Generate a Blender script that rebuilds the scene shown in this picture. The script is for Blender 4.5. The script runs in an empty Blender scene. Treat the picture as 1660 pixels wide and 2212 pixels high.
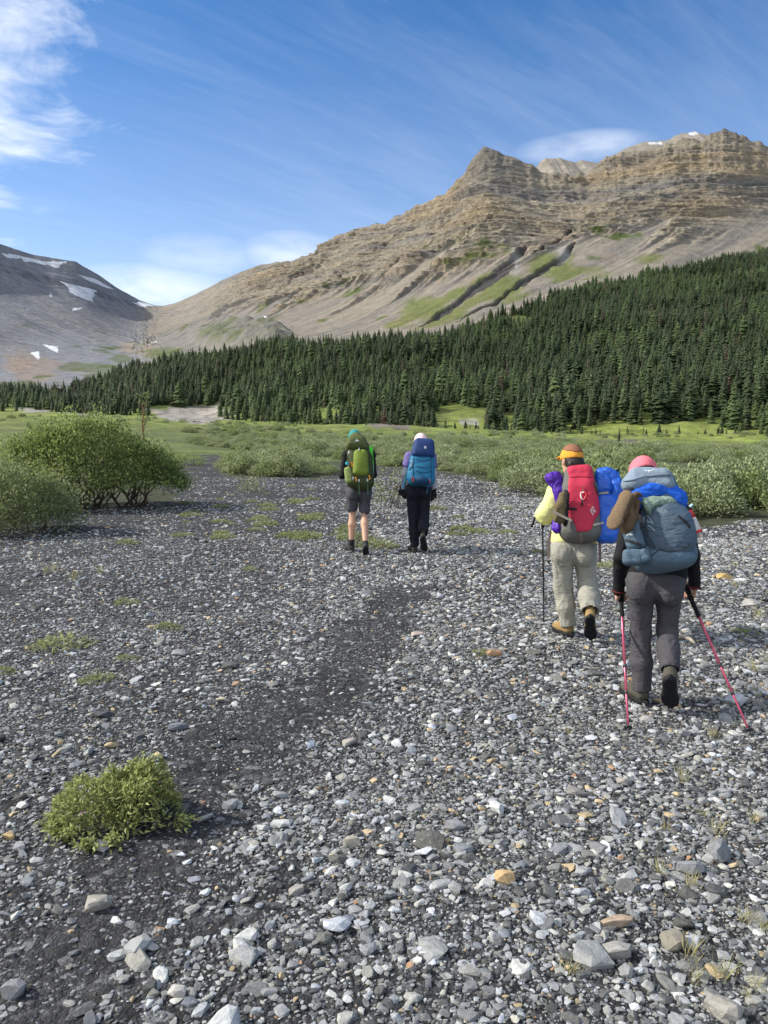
import bpy, bmesh, math, random
import numpy as np
from mathutils import Vector, Matrix, Euler
from mathutils.bvhtree import BVHTree

S = bpy.context.scene
COL = S.collection
R = math.radians

# ------------------------------------------------------------------ camera
CAMZ, PITCH, FPX, CX, CY = 1.70, R(5.65), 1660.0, 830.0, 1106.0
SP, CP = math.sin(PITCH), math.cos(PITCH)
cam = bpy.data.objects.new('camera', bpy.data.cameras.new('camera'))
COL.objects.link(cam)
cam.data.sensor_fit = 'HORIZONTAL'; cam.data.sensor_width = 36; cam.data.lens = 36
cam.data.clip_start = 0.05; cam.data.clip_end = 20000
cam.location = (0, 0, CAMZ); cam.rotation_euler = (R(90) - PITCH, 0, 0)
S.camera = cam

# ------------------------------------------------------------------ light
SUN_AZ, SUN_EL = R(-86), R(36)            # azimuth from +Y, positive towards +X
sun = bpy.data.objects.new('sun', bpy.data.lights.new('sun', 'SUN'))
COL.objects.link(sun)
sun.data.energy = 3.6; sun.data.angle = R(1.2); sun.data.color = (1.0, 0.945, 0.85)
sdir = Vector((math.sin(SUN_AZ) * math.cos(SUN_EL), math.cos(SUN_AZ) * math.cos(SUN_EL), math.sin(SUN_EL)))
sun.rotation_euler = sdir.to_track_quat('Z', 'Y').to_euler()

S.view_settings.view_transform = 'Standard'; S.view_settings.look = 'None'
S.view_settings.gamma = 1; S.view_settings.exposure = 0.62
S.view_settings.use_curve_mapping = False
S.render.engine = 'CYCLES'
S.cycles.use_denoising = True
S.cycles.max_bounces = 6; S.cycles.transparent_max_bounces = 8
S.cycles.diffuse_bounces = 3; S.cycles.glossy_bounces = 2; S.cycles.transmission_bounces = 4


class NT:
    """small helper to write node trees"""
    def __init__(self, tree): self.t = tree
    def n(self, typ, ins=None, **kw):
        nd = self.t.nodes.new(typ)
        for k, v in kw.items(): setattr(nd, k, v)
        for k, v in (ins or {}).items():
            s = nd.inputs[k]
            if isinstance(v, bpy.types.NodeSocket): self.t.links.new(v, s)
            else: s.default_value = v
        return nd
    def math(self, op, a, b=0.0, c=None, clamp=False):
        d = {0: a, 1: b}
        if c is not None: d[2] = c
        return self.n('ShaderNodeMath', d, operation=op, use_clamp=clamp).outputs[0]
    def mix(self, f, a, b, blend='MIX'):
        nd = self.t.nodes.new('ShaderNodeMix'); nd.data_type = 'RGBA'; nd.blend_type = blend
        for s, v in ((nd.inputs[0], f), (nd.inputs[6], a), (nd.inputs[7], b)):
            if isinstance(v, bpy.types.NodeSocket): self.t.links.new(v, s)
            elif s.type == 'RGBA': s.default_value = (*v[:3], 1)
            else: s.default_value = v
        return nd.outputs[2]
    def ramp(self, f, stops, interp='LINEAR'):
        nd = self.t.nodes.new('ShaderNodeValToRGB'); nd.color_ramp.interpolation = interp
        e = nd.color_ramp.elements
        while len(e) < len(stops): e.new(0.5)
        for i, (p, c) in enumerate(stops):
            e[i].position = p; e[i].color = (*c, 1) if not isinstance(c, (int, float)) else (c, c, c, 1)
        self.t.links.new(f, nd.inputs[0])
        return nd.outputs[0]
    def noise(self, vec, scale, detail=4, rough=0.55, dist=0.0):
        ins = {'Scale': scale, 'Detail': detail, 'Roughness': rough, 'Distortion': dist}
        if vec is not None: ins['Vector'] = vec
        return self.n('ShaderNodeTexNoise', ins).outputs[0]


def ray(px, py):
    a, b = (px - CX) / FPX, (CY - py) / FPX
    return np.array([a, CP + b * SP, -SP + b * CP])

def at(px, py, Y):
    d = ray(px, py)
    return d * (Y / d[1]) + np.array([0, 0, CAMZ])

# ------------------------------------------------------------------ sky
W = bpy.data.worlds.new('World'); S.world = W; W.use_nodes = True
W.node_tree.nodes.clear()
w = NT(W.node_tree)
sky = w.n('ShaderNodeTexSky', sky_type='NISHITA', sun_disc=False, sun_elevation=SUN_EL,
          sun_rotation=SUN_AZ % (2 * math.pi), altitude=2000, air_density=1.0, dust_density=0.3, ozone_density=4.0)
tc = w.n('ShaderNodeTexCoord').outputs['Generated']
sep = w.n('ShaderNodeSeparateXYZ', {0: tc})
zc = w.math('MAXIMUM', sep.outputs[2], 0.0)
den = w.math('ADD', zc, 0.10)
u = w.math('DIVIDE', sep.outputs[0], den); v = w.math('DIVIDE', sep.outputs[1], den)
uv = w.n('ShaderNodeCombineXYZ', {0: u, 1: v, 2: 0.0}).outputs[0]

def cloud_uv(px, py):
    d = ray(px, py); d = d / np.linalg.norm(d)
    return d[0] / (d[2] + .10), d[1] / (d[2] + .10)

# thin cirrus veil: noise drawn out along one wind direction
a0 = cloud_uv(300, 330); a1 = cloud_uv(900, 520)
ang = math.atan2(a1[1] - a0[1], a1[0] - a0[0])
rot = w.n('ShaderNodeMapping', {0: uv, 'Rotation': (0, 0, -ang), 'Scale': (1, 1, 1)}, vector_type='POINT').outputs[0]
st = w.n('ShaderNodeMapping', {0: rot, 'Scale': (0.9, 4.5, 1)}).outputs[0]
big = w.noise(uv, 0.75, 3, 0.5)
streak = w.noise(st, 1.6, 6, 0.62, 0.5)
fine = w.noise(w.n('ShaderNodeMapping', {0: rot, 'Scale': (2.0, 11.0, 1), 'Location': (3, 1, 0)}).outputs[0], 1.7, 5, 0.6, 0.8)
veil = w.math('MULTIPLY', w.ramp(streak, [(0.42, 0.0), (0.75, 1.0)]), w.ramp(big, [(0.35, 0.15), (0.65, 1.0)]))
veil = w.math('ADD', veil, w.math('MULTIPLY', w.ramp(fine, [(0.45, 0.0), (0.8, 1.0)]), 0.35))
veil = w.math('MULTIPLY', veil, 0.11, clamp=True)
# cloud bank on the left: one side of a line on the cloud layer, ragged by noise
e0 = np.array(cloud_uv(330, -20)); e1 = np.array(cloud_uv(85, 430))
tg = (e1 - e0) / np.linalg.norm(e1 - e0); nn = np.array([-tg[1], tg[0]])
inside = np.array(cloud_uv(-100, 60))
if np.dot(inside - e0, nn) < 0: nn = -nn
lin = w.math('ADD', w.math('ADD', w.math('MULTIPLY', u, float(nn[0])), w.math('MULTIPLY', v, float(nn[1]))), float(-np.dot(nn, e0)))
rag = w.noise(uv, 3.0, 7, 0.6, 0.6)
rag2 = w.noise(uv, 9.0, 5, 0.6, 0.4)
lin = w.math('ADD', lin, w.math('MULTIPLY', w.math('SUBTRACT', rag, 0.5), 1.0))
lin = w.math('ADD', lin, w.math('MULTIPLY', w.math('SUBTRACT', rag2, 0.5), 0.35))
bank = w.ramp(lin, [(0.0, 0.0), (0.10, 0.2), (0.28, 0.65), (0.65, 1.0)])
bank = w.math('MULTIPLY', bank, w.ramp(rag2, [(0.25, 0.78), (0.6, 1.0)]))

def puff(px, py, wx, wz, amp):
    """soft cloud puff around one direction, its edge broken by noise"""
    d = ray(px, py); d = d / np.linalg.norm(d)
    rx = np.array([d[1], -d[0], 0]); rx = rx / np.linalg.norm(rx); uz = np.cross(rx, d)
    def dot(vv):
        o = w.math('MULTIPLY', sep.outputs[0], float(vv[0]))
        o = w.math('ADD', o, w.math('MULTIPLY', sep.outputs[1], float(vv[1])))
        return w.math('ADD', o, w.math('MULTIPLY', sep.outputs[2], float(vv[2])))
    qx = w.math('DIVIDE', dot(rx), wx); qz = w.math('DIVIDE', dot(uz), wz)
    rr = w.math('ADD', w.math('MULTIPLY', qx, qx), w.math('MULTIPLY', qz, qz))
    g = w.math('SUBTRACT', 1.0, w.math('MINIMUM', rr, 1.0))
    front = w.math('GREATER_THAN', dot(d), 0.5)
    g = w.math('MULTIPLY', w.math('MULTIPLY', g, front), w.ramp(pn, [(0.3, 0.25), (0.62, 1.0)]))
    return w.math('MULTIPLY', g, amp)
pn = w.noise(w.n('ShaderNodeMapping', {0: tc, 'Scale': (1, 1, 3.0)}).outputs[0], 14, 6, 0.55, 0.3)
puffs = None
for args in ((1265, 316, .085, .019, .5), (635, 545, .07, .028, .6), (430, 550, .075, .028, .4), (330, 638, .12, .04, .75), (-250, 600, .2, .06, .6), (2100, 420, .2, .05, .6)):
    g = puff(*args); puffs = g if puffs is None else w.math('MAXIMUM', puffs, g)
cl = w.math('MAXIMUM', w.math('MAXIMUM', veil, bank), puffs)
hz = w.ramp(sep.outputs[2], [(0.0, 1.0), (0.12, .75), (0.28, 0.34), (0.42, 0.10), (.52, 0.0)])
hz = w.math('MULTIPLY', hz, 0.55)
cl = w.math('SUBTRACT', 1.0, w.math('MULTIPLY', w.math('SUBTRACT', 1.0, cl), w.math('SUBTRACT', 1.0, hz)))
hue = w.n('ShaderNodeHueSaturation', {'Saturation': 1.26, 'Value': 1.05, 'Color': sky.outputs[0]}).outputs[0]
skyc = w.mix(cl, hue, (6.6, 7.0, 7.6))
bgn = w.n('ShaderNodeBackground', {'Color': skyc, 'Strength': 0.112})
w.n('ShaderNodeOutputWorld', {0: bgn.outputs[0]})

# ------------------------------------------------------------------ helpers
rng = np.random.default_rng(7)
random.seed(7)

def _hash(ix, iy, iz):
    h = (ix.astype(np.int64) * 374761393 + iy.astype(np.int64) * 668265263 + iz.astype(np.int64) * 1274126177) & 0xffffffff
    h = ((h ^ (h >> 13)) * 1103515245) & 0xffffffff
    h = ((h ^ (h >> 16)) * 2246822519) & 0xffffffff
    return ((h ^ (h >> 15)) & 0xffff) / 65535.0

def vn(x, y, z=None):
    """value noise 0..1"""
    x = np.asarray(x, float); y = np.asarray(y, float)
    z = np.zeros_like(x) if z is None else np.asarray(z, float) + np.zeros_like(x)
    fx, fy, fz = np.floor(x), np.floor(y), np.floor(z)
    tx, ty, tz = x - fx, y - fy, z - fz
    tx, ty, tz = tx * tx * (3 - 2 * tx), ty * ty * (3 - 2 * ty), tz * tz * (3 - 2 * tz)
    o = 0
    for i in (0, 1):
        for j in (0, 1):
            for k in (0, 1):
                wgt = (tx if i else 1 - tx) * (ty if j else 1 - ty) * (tz if k else 1 - tz)
                o = o + wgt * _hash(fx + i, fy + j, fz + k)
    return o

def fbm(x, y, z=None, oct=4, gain=.5):
    o, a, tot = 0, 1.0, 0
    for i in range(oct):
        f = 2.03 ** i
        o = o + a * vn(x * f + 17.3 * i, y * f - 9.1 * i, None if z is None else z * f)
        tot += a; a *= gain
    return o / tot

def ridged(x, y, z, oct=5, gain=.55):
    o, a, tot = 0, 1.0, 0
    for i in range(oct):
        f = 2.07 ** i
        o = o + a * np.abs(2 * vn(x * f + 31.7 * i, y * f - 11.1 * i, z * f + 5.3 * i) - 1); tot += a; a *= gain
    return o / tot

def ss(a, b, x):
    t = np.clip((np.asarray(x, float) - a) / (b - a), 0, 1)
    return t * t * (3 - 2 * t)

def pip(poly, x, y):
    poly = np.asarray(poly, float); ins = np.zeros(np.shape(x), bool)
    n = len(poly)
    for i in range(n):
        x0, y0 = poly[i]; x1, y1 = poly[(i + 1) % n]
        c = ((y0 > y) != (y1 > y))
        with np.errstate(divide='ignore', invalid='ignore'):
            xi = (x1 - x0) * (y - y0) / (y1 - y0 if y1 != y0 else 1e-9) + x0
        ins ^= c & (x < xi)
    return ins

def seg_dist(pts, x, y):
    d = np.full(np.shape(x), 1e9); s = np.zeros(np.shape(x))
    n = len(pts) - 1
    for i in range(n):
        ax, ay = pts[i]; bx, by = pts[i + 1]
        L = (bx - ax) ** 2 + (by - ay) ** 2
        t = np.clip(((x - ax) * (bx - ax) + (y - ay) * (by - ay)) / L, 0, 1)
        dd = np.hypot(x - ax - t * (bx - ax), y - ay - t * (by - ay))
        m = dd < d; d = np.where(m, dd, d); s = np.where(m, (i + t) / n, s)
    return d, s

def np_mesh(name, verts, faces, smooth=False):
    """faces: (n,3) or (n,4) int array"""
    me = bpy.data.meshes.new(name)
    verts = np.ascontiguousarray(verts, np.float32); faces = np.ascontiguousarray(faces, np.int32)
    nf, k = faces.shape
    me.vertices.add(len(verts)); me.vertices.foreach_set('co', verts.ravel())
    me.loops.add(nf * k); me.loops.foreach_set('vertex_index', faces.ravel())
    me.polygons.add(nf); me.polygons.foreach_set('loop_start', np.arange(nf, dtype=np.int32) * k)
    me.polygons.foreach_set('loop_total', np.full(nf, k, np.int32))
    me.polygons.foreach_set('use_smooth', np.full(nf, smooth, bool))
    me.update(); me.validate()
    return me

def set_col(me, name, cols):
    a = me.attributes.new(name, 'FLOAT_COLOR', 'POINT')
    c = np.ones((len(me.vertices), 4), np.float32); c[:, :3] = cols
    a.data.foreach_set('color', c.ravel())

def link(name, me, mat=None, parent=None):
    o = bpy.data.objects.new(name, me); COL.objects.link(o)
    if mat is not None and me is not None and not me.materials: me.materials.append(mat)
    if parent is not None: o.parent = parent
    return o

def tag(o, label=None, cat=None, group=None, kind=None):
    if label: o['label'] = label
    if cat: o['category'] = cat
    if group: o['group'] = group
    if kind: o['kind'] = kind
    return o

def empty(name, loc=(0, 0, 0), rz=0.0):
    o = bpy.data.objects.new(name, None); COL.objects.link(o)
    o.location = loc; o.rotation_euler = (0, 0, rz); o.empty_display_size = 0.1
    return o

def copy_tree(o, parent=None):
    c = o.copy(); COL.objects.link(c); c.parent = parent
    for ch in o.children: copy_tree(ch, c)
    return c

def new_mat(name):
    m = bpy.data.materials.new(name); m.use_nodes = True; m.node_tree.nodes.clear()
    return m, NT(m.node_tree)

def finish(t, col, rough=0.9, bump=None, bstr=0.3, bdist=0.02, spec=0.3, normal=None, **kw):
    ins = {'Base Color': col, 'Roughness': rough, 'Specular IOR Level': spec}
    if bump is not None:
        ins['Normal'] = t.n('ShaderNodeBump', {'Height': bump, 'Strength': bstr, 'Distance': bdist}).outputs[0]
    ins.update(kw)
    p = t.n('ShaderNodeBsdfPrincipled', ins)
    t.n('ShaderNodeOutputMaterial', {0: p.outputs[0]})
    return p

def wood_mat(name, c1, c2, sc=30):
    m, t = new_mat(name)
    pos = t.n('ShaderNodeTexCoord').outputs['Object']
    n = t.noise(t.n('ShaderNodeMapping', {0: pos, 'Scale': (1, 1, .2)}).outputs[0], sc, 5, .6)
    finish(t, t.mix(n, c1, c2), .9, n, .5, .01, .2)
    return m

def tube(pts, rads, sides=5):
    """verts, faces of a tapered tube"""
    pts = np.asarray(pts, float); n = len(pts); V = []; F = []
    for i in range(n):
        d = pts[min(i + 1, n - 1)] - pts[max(i - 1, 0)]; d = d / (np.linalg.norm(d) + 1e-9)
        a = np.cross(d, (0.3, .9, .2)) if abs(d[0]) > .8 else np.cross(d, (1, 0, 0)); a = a / np.linalg.norm(a); b = np.cross(d, a)
        for k in range(sides):
            w_ = 2 * math.pi * k / sides
            V.append(pts[i] + (a * math.cos(w_) + b * math.sin(w_)) * rads[i])
    for i in range(n - 1):
        for k in range(sides):
            F.append((i * sides + k, i * sides + (k + 1) % sides, (i + 1) * sides + (k + 1) % sides, (i + 1) * sides + k))
    V.append(pts[-1]); e = len(V) - 1
    for k in range(sides): F.append(((n - 1) * sides + k, (n - 1) * sides + (k + 1) % sides, e, e))
    return V, F

class MB:
    def __init__(self): self.V = []; self.F = []; self.n = 0
    def add(self, V, F):
        V = np.asarray(V, float).reshape(-1, 3); F = np.asarray(F, int)
        if F.shape[1] == 3: F = np.column_stack([F, F[:, 2]])
        self.V.append(V); self.F.append(F + self.n); self.n += len(V)
    def tube(self, pts, rads, sides=5): self.add(*tube(pts, rads, sides))
    def mesh(self, name, smooth=True):
        V = np.concatenate(self.V); F = np.concatenate(self.F)
        me = bpy.data.meshes.new(name)
        me.from_pydata([tuple(v) for v in V], [], [tuple(f[:3]) if f[2] == f[3] else tuple(f) for f in F.tolist()])
        me.polygons.foreach_set('use_smooth', np.full(len(me.polygons), smooth, bool)); me.update()
        return me


def hull_stone(seed, n=20):
    rs = np.random.default_rng(seed)
    p = rs.normal(size=(n, 3)); p /= np.linalg.norm(p, axis=1)[:, None]
    p = np.sign(p) * np.abs(p) ** .85 * rs.uniform(.82, 1.0, (n, 1))
    p[:, 2] = np.clip(p[:, 2], -.9, .72)
    bm = bmesh.new()
    for q in p: bm.verts.new(q)
    r_ = bmesh.ops.convex_hull(bm, input=bm.verts[:])
    bmesh.ops.delete(bm, geom=[g for g in r_['geom_interior'] if isinstance(g, bmesh.types.BMVert)], context='VERTS')
    bmesh.ops.recalc_face_normals(bm, faces=bm.faces[:])
    me = bpy.data.meshes.new('stone'); bm.to_mesh(me); bm.free()
    return me

# ------------------------------------------------------------------ terrain
def curve_tz(pts):
    """(px, py, Y) control points -> functions z(t), Y(t) with t = x / y"""
    T, Z, YY = [], [], []
    for px, py, Y in pts:
        p = at(px, py, Y); T.append(p[0] / p[1]); Z.append(p[2]); YY.append(Y)
    i = np.argsort(T)
    T, Z, YY = np.array(T)[i], np.array(Z)[i], np.array(YY)[i]
    return (lambda t: np.interp(t, T, Z)), (lambda t: np.interp(t, T, YY))

# lower edge of the forest, and where its ground meets the sky line of tree tops
fb_z, fb_Y = curve_tz([(-600, 880, 520), (-100, 888, 500), (60, 886, 480), (160, 890, 450), (300, 892, 430), (420, 900, 410), (560, 912, 370),
                       (740, 918, 340), (900, 924, 310), (1100, 934, 300), (1300, 941, 285), (1500, 944, 270), (1660, 945, 260), (2200, 950, 230)])
ft_z, ft_Y = curve_tz([(-600, 800, 900), (-100, 852, 820), (60, 858, 820), (170, 846, 800), (230, 826, 780), (300, 798, 720), (380, 780, 690), (450, 780, 660),
                       (520, 766, 640), (590, 746, 610), (680, 754, 590), (740, 748, 570), (860, 736, 565), (960, 728, 570), (1060, 694, 610),
                       (1160, 662, 660), (1280, 626, 730), (1400, 600, 800), (1480, 582, 850), (1560, 571, 890), (1660, 557, 930), (2200, 500, 1100)])

def gz(x, y):
    """ground height"""
    x = np.asarray(x, float); y = np.asarray(y, float)
    r = np.hypot(x, y) + 1e-6
    th = np.arctan2(x, y)
    thc = np.clip(th, -R(38), R(38))
    t = np.tan(thc); Y = r * np.cos(thc)
    n1 = np.stack([np.full_like(t, 0.0), np.full_like(t, 60.0), np.full_like(t, 160.0), fb_Y(t), ft_Y(t), ft_Y(t) + 250])
    hz = np.stack([np.zeros_like(t), np.zeros_like(t), 0.25 * fb_z(t), fb_z(t), ft_z(t), ft_z(t) - 4])
    z = np.zeros_like(t)
    for i in range(5):
        f = np.clip((Y - n1[i]) / (n1[i + 1] - n1[i]), 0, 1)
        z = np.where(Y >= n1[i], hz[i] + (hz[i + 1] - hz[i]) * f, z)
    z = np.where(Y >= n1[5], hz[5], z)
    z = z * (1 - ss(R(60), R(115), np.abs(th)))
    near = ss(1.0, 4, r)
    z = z + (fbm(x * .55 + 3, y * .55 + 8, oct=3) - .5) * 0.10 * near
    z = z + (fbm(x * .09, y * .09, oct=3) - .5) * 0.5 * ss(14, 40, r)
    z = z + (fbm(x * .03 + 5, y * .03, oct=4) - .5) * 5.0 * ss(90, 220, r)
    z = z + (fbm(x * .012 + 9, y * .012, oct=4) - .5) * 18.0 * ss(330, 520, r) * (1 - ss(-90, -10, Y - ft_Y(t)))
    return z

def gz1(x, y): return float(gz(np.array([x]), np.array([y]))[0])

KS = np.geomspace(.6, 420, 260)
def gpt(px, py):
    """point of the ground seen at a pixel"""
    d = ray(px, py); ks = KS
    for _ in range(3):
        f = CAMZ + d[2] * ks - gz(d[0] * ks, d[1] * ks)
        i = int(np.argmax(f < 0)) if (f < 0).any() else len(ks) - 1
        i = max(i, 1); k = ks[i - 1] + (ks[i] - ks[i - 1]) * f[i - 1] / (f[i - 1] - f[i] + 1e-12)
        ks = np.linspace(ks[i - 1], ks[i], 12)
    return np.array([d[0] * k, d[1] * k, gz1(d[0] * k, d[1] * k)])

def flat_xy(px, py):
    d = ray(px, py); k = CAMZ / max(-d[2], 0.012)
    return d[0] * k, d[1] * k

GRAVEL = [flat_xy(*p) for p in [(-700, 2300), (-900, 1240), (-60, 1160), (60, 1125), (130, 1104), (345, 1085), (385, 1015), (425, 990), (445, 984), (500, 985),
          (470, 1000), (480, 1030), (700, 1037), (725, 1003), (850, 1010), (950, 1018), (1100, 1046), (1175, 1075), (1500, 1142), (1660, 1133), (2400, 1180), (2400, 2300)]]
GRAVEL += [(30, -60), (-30, -60)]
GRAVEL = np.array(GRAVEL)

def gravel_mask(x, y):
    j = 0.06
    xx = x + (fbm(x * .8, y * .8, oct=3) - .5) * (1.0 + j * np.abs(y)); yy = y + (fbm(x * .8 + 40, y * .8, oct=3) - .5) * (1.0 + j * np.abs(y))
    return pip(GRAVEL, xx, yy)

# dark grit without many stones: the path down the middle and the lower left
GRIT = [([flat_xy(880, 1270), flat_xy(840, 1330), flat_xy(760, 1420), flat_xy(690, 1490), flat_xy(560, 1560), flat_xy(500, 1640)], .30),
        ([flat_xy(420, 1690), flat_xy(400, 1790), flat_xy(330, 1850)], .22),
        ([flat_xy(330, 1850), flat_xy(200, 2000), flat_xy(60, 2120), flat_xy(-60, 2260)], .26),
        ([flat_xy(620, 1860), flat_xy(480, 1960), flat_xy(420, 2010)], .09)]

def grit_mask(x, y):
    o = np.zeros(np.shape(x))
    wx = x + (fbm(x * 2.2, y * 2.2, oct=3) - .5) * .5; wy = y + (fbm(x * 2.2 + 30, y * 2.2, oct=3) - .5) * .5
    for pts, wd in GRIT:
        d, s = seg_dist(pts, wx, wy)
        o = np.maximum(o, 1 - ss(wd * .5, wd * 1.5, d))
    return o

# rocky banks and cleared grass inside the forest edge (pixels of the photograph turned into ground areas)
def ground_px(x, y, z):
    """pixel at which a ground point is seen"""
    zz = z - CAMZ
    dep = y * CP - zz * SP; up = y * SP + zz * CP
    dep = np.where(dep < .1, .1, dep)
    return CX + FPX * x / dep, CY - FPX * up / dep

def lerp3(a, b, m): return a * (1 - m[:, None]) + np.asarray(b)[None, :] * m[:, None]

def build_ground():
    th = np.concatenate([np.linspace(-180, -44, 46)[:-1], np.linspace(-44, 44, 380), np.linspace(44, 180, 46)[1:]])
    th = R(1) * th
    r = np.concatenate([[0.05, .4, .8], np.geomspace(1.1, 30, 120), np.geomspace(30.5, 1500, 190)])
    T, RR = np.meshgrid(th, r)
    x, y = (np.sin(T) * RR).ravel(), (np.cos(T) * RR).ravel()
    z = gz(x, y)
    nt = len(th); nr = len(r)
    i = np.arange(nr - 1)[:, None] * nt + np.arange(nt - 1)[None, :]
    f = np.stack([i, i + 1, i + nt + 1, i + nt], -1).reshape(-1, 4)
    f = f[:, ::-1]
    me = np_mesh('ground', np.stack([x, y, z], 1), f, True)
    px, py = ground_px(x, y, z)
    rr = np.hypot(x, y)
    g = gravel_mask(x, y)
    grit = np.array([.036, .036, .037])
    col = np.tile(grit, (len(x), 1))
    n1 = fbm(x * .05, y * .05, oct=4); n2 = fbm(x * .4, y * .4, oct=4); n3 = fbm(x * .013 + 7, y * .02, oct=4)
    grass = np.stack([.100 + .05 * n1, .130 + .05 * n1, .03 + .012 * n1], 1)
    grass = grass * (1 + .4 * ss(110, 240, rr))[:, None]
    grass = lerp3(grass, (.17, .17, .07), ss(.45, .65, n2) * .5)
    sage = np.array([.085, .105, .055])
    m = (.35 + .65 * ss(.38, .6, n3)) * (1 - ss(120, 250, rr))
    grass = lerp3(grass, sage, m)
    soil = np.array([.045, .045, .028])
    near = 1 - ss(16, 75, rr)
    grass = lerp3(grass, soil, near * .8)
    fl = np.stack([.04 + 0 * x, .055 + 0 * x, .02 + 0 * x], 1)
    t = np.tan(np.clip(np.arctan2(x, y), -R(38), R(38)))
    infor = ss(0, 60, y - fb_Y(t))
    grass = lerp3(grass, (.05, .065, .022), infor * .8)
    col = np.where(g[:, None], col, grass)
    # rocky river banks far left, slabs under the trees
    for poly, c in [([(40, 890), (60, 878), (120, 880), (190, 876), (250, 880), (250, 893), (190, 893), (120, 890), (60, 893)], (.26, .245, .22)),
                    ([(300, 886), (400, 878), (500, 884), (495, 908), (430, 915), (370, 908)], (.27, .245, .215)),
                    ([(800, 912), (860, 903), (905, 908), (870, 925), (800, 925)], (.17, .15, .12)),
                    ([(1000, 915), (1040, 912), (1045, 920), (1010, 922)], (.3, .29, .27)),
                    ([(1180, 948), (1250, 944), (1245, 953), (1190, 955)], (.12, .11, .09)),
                    ([(1280, 950), (1350, 949), (1420, 953), (1380, 957), (1300, 956)], (.12, .11, .09))]:
        jx = px + (fbm(x * .12, y * .05, oct=4) - .5) * 46; jy = py + (fbm(x * .12 + 9, y * .05, oct=4) - .5) * 14
        mm = pip(poly, jx, jy) & (rr > 60)
        v = .7 + .6 * fbm(x * .3, y * .15, oct=3)
        col[mm] = np.array(c)[None] * v[mm][:, None]
    set_col(me, 'albedo', col)
    a = me.attributes.new('gravel', 'FLOAT', 'POINT'); a.data.foreach_set('value', g.astype(np.float32))
    m_, t_ = new_mat('gravel_and_meadow')
    at_ = t_.n('ShaderNodeAttribute', attribute_name='albedo')
    gr = t_.n('ShaderNodeAttribute', attribute_name='gravel').outputs['Fac']
    pos = t_.n('ShaderNodeNewGeometry').outputs['Position']
    vor = t_.n('ShaderNodeTexVoronoi', {'Vector': pos, 'Scale': 95.0, 'Randomness': 1.0})
    vor2 = t_.n('ShaderNodeTexVoronoi', {'Vector': pos, 'Scale': 26.0, 'Randomness': 1.0})
    cellv = t_.n('ShaderNodeSeparateColor', {0: vor.outputs['Color']}).outputs[0]
    cell2 = t_.n('ShaderNodeSeparateColor', {0: vor2.outputs['Color']}).outputs[0]
    nb = t_.noise(pos, 1.1, 5, .6)
    peb = t_.ramp(cellv, [(0.0, .45), (.55, 1.0), (.82, 1.6), (.93, 3.6), (1.0, 9.0)])
    peb2 = t_.ramp(cell2, [(0.0, .6), (.6, 1.1), (.86, 1.8), (.95, 3.2), (1.0, 6.5)])
    far = t_.ramp(t_.math('DIVIDE', t_.n('ShaderNodeCameraData').outputs['View Distance'], 40.0), [(.2, 0.0), (.6, 1.0)]) if False else None
    gcol = t_.mix(1.0, at_.outputs[0], peb, 'MULTIPLY')
    gcol = t_.mix(t_.ramp(t_.noise(pos, 3.0, 4, .6), [(.4, 0.0), (.6, 1.0)]), gcol, t_.mix(1.0, at_.outputs[0], peb2, 'MULTIPLY'))
    gcol = t_.mix(1.0, gcol, t_.ramp(nb, [(.3, .75), (.7, 1.35)]), 'MULTIPLY')
    mot = t_.ramp(t_.noise(pos, 2.3, 8, .7), [(.3, .45), (.7, 1.5)])
    mcol = t_.mix(1.0, at_.outputs[0], mot, 'MULTIPLY')
    mcol = t_.mix(1.0, mcol, t_.ramp(t_.noise(pos, .16, 8, .7), [(.32, .5), (.5, 1.0), (.68, 1.45)]), 'MULTIPLY')
    col_ = t_.mix(gr, mcol, gcol)
    hgt = t_.math('ADD', t_.math('MULTIPLY', vor.outputs['Distance'], -.5), t_.math('MULTIPLY', vor2.outputs['Distance'], -.9))
    hgt = t_.math('ADD', hgt, t_.noise(pos, 60, 4, .6))
    finish(t_, col_, .92, hgt, .9, .012, .15)
    o = link('ground', me, m_)
    tag(o, kind='structure')
    return o

ground = build_ground()

# ------------------------------------------------------------------ mountains
SKY = [(-1200, 600), (-700, 560), (-400, 500), (-200, 497), (-60, 512), (0, 527), (40, 540), (75, 550), (130, 560), (165, 566), (195, 583), (230, 605), (260, 625), (300, 648), (335, 660), (352, 661),
       (380, 655), (430, 632), (480, 605), (520, 588), (560, 572), (600, 566), (640, 562), (680, 548), (720, 515), (735, 507), (760, 500), (800, 487), (830, 482), (870, 460),
       (900, 445), (935, 430), (960, 418), (985, 392), (1005, 372), (1020, 345), (1035, 327), (1050, 315), (1065, 322), (1090, 335), (1120, 343), (1152, 355), (1171, 369),
       (1219, 374), (1272, 371), (1310, 342), (1344, 331), (1415, 319), (1459, 307), (1473, 300), (1502, 298), (1516, 305), (1535, 290), (1564, 279), (1583, 287), (1612, 295),
       (1660, 312), (1750, 335), (1900, 380), (2200, 430), (2700, 520)]
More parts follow.
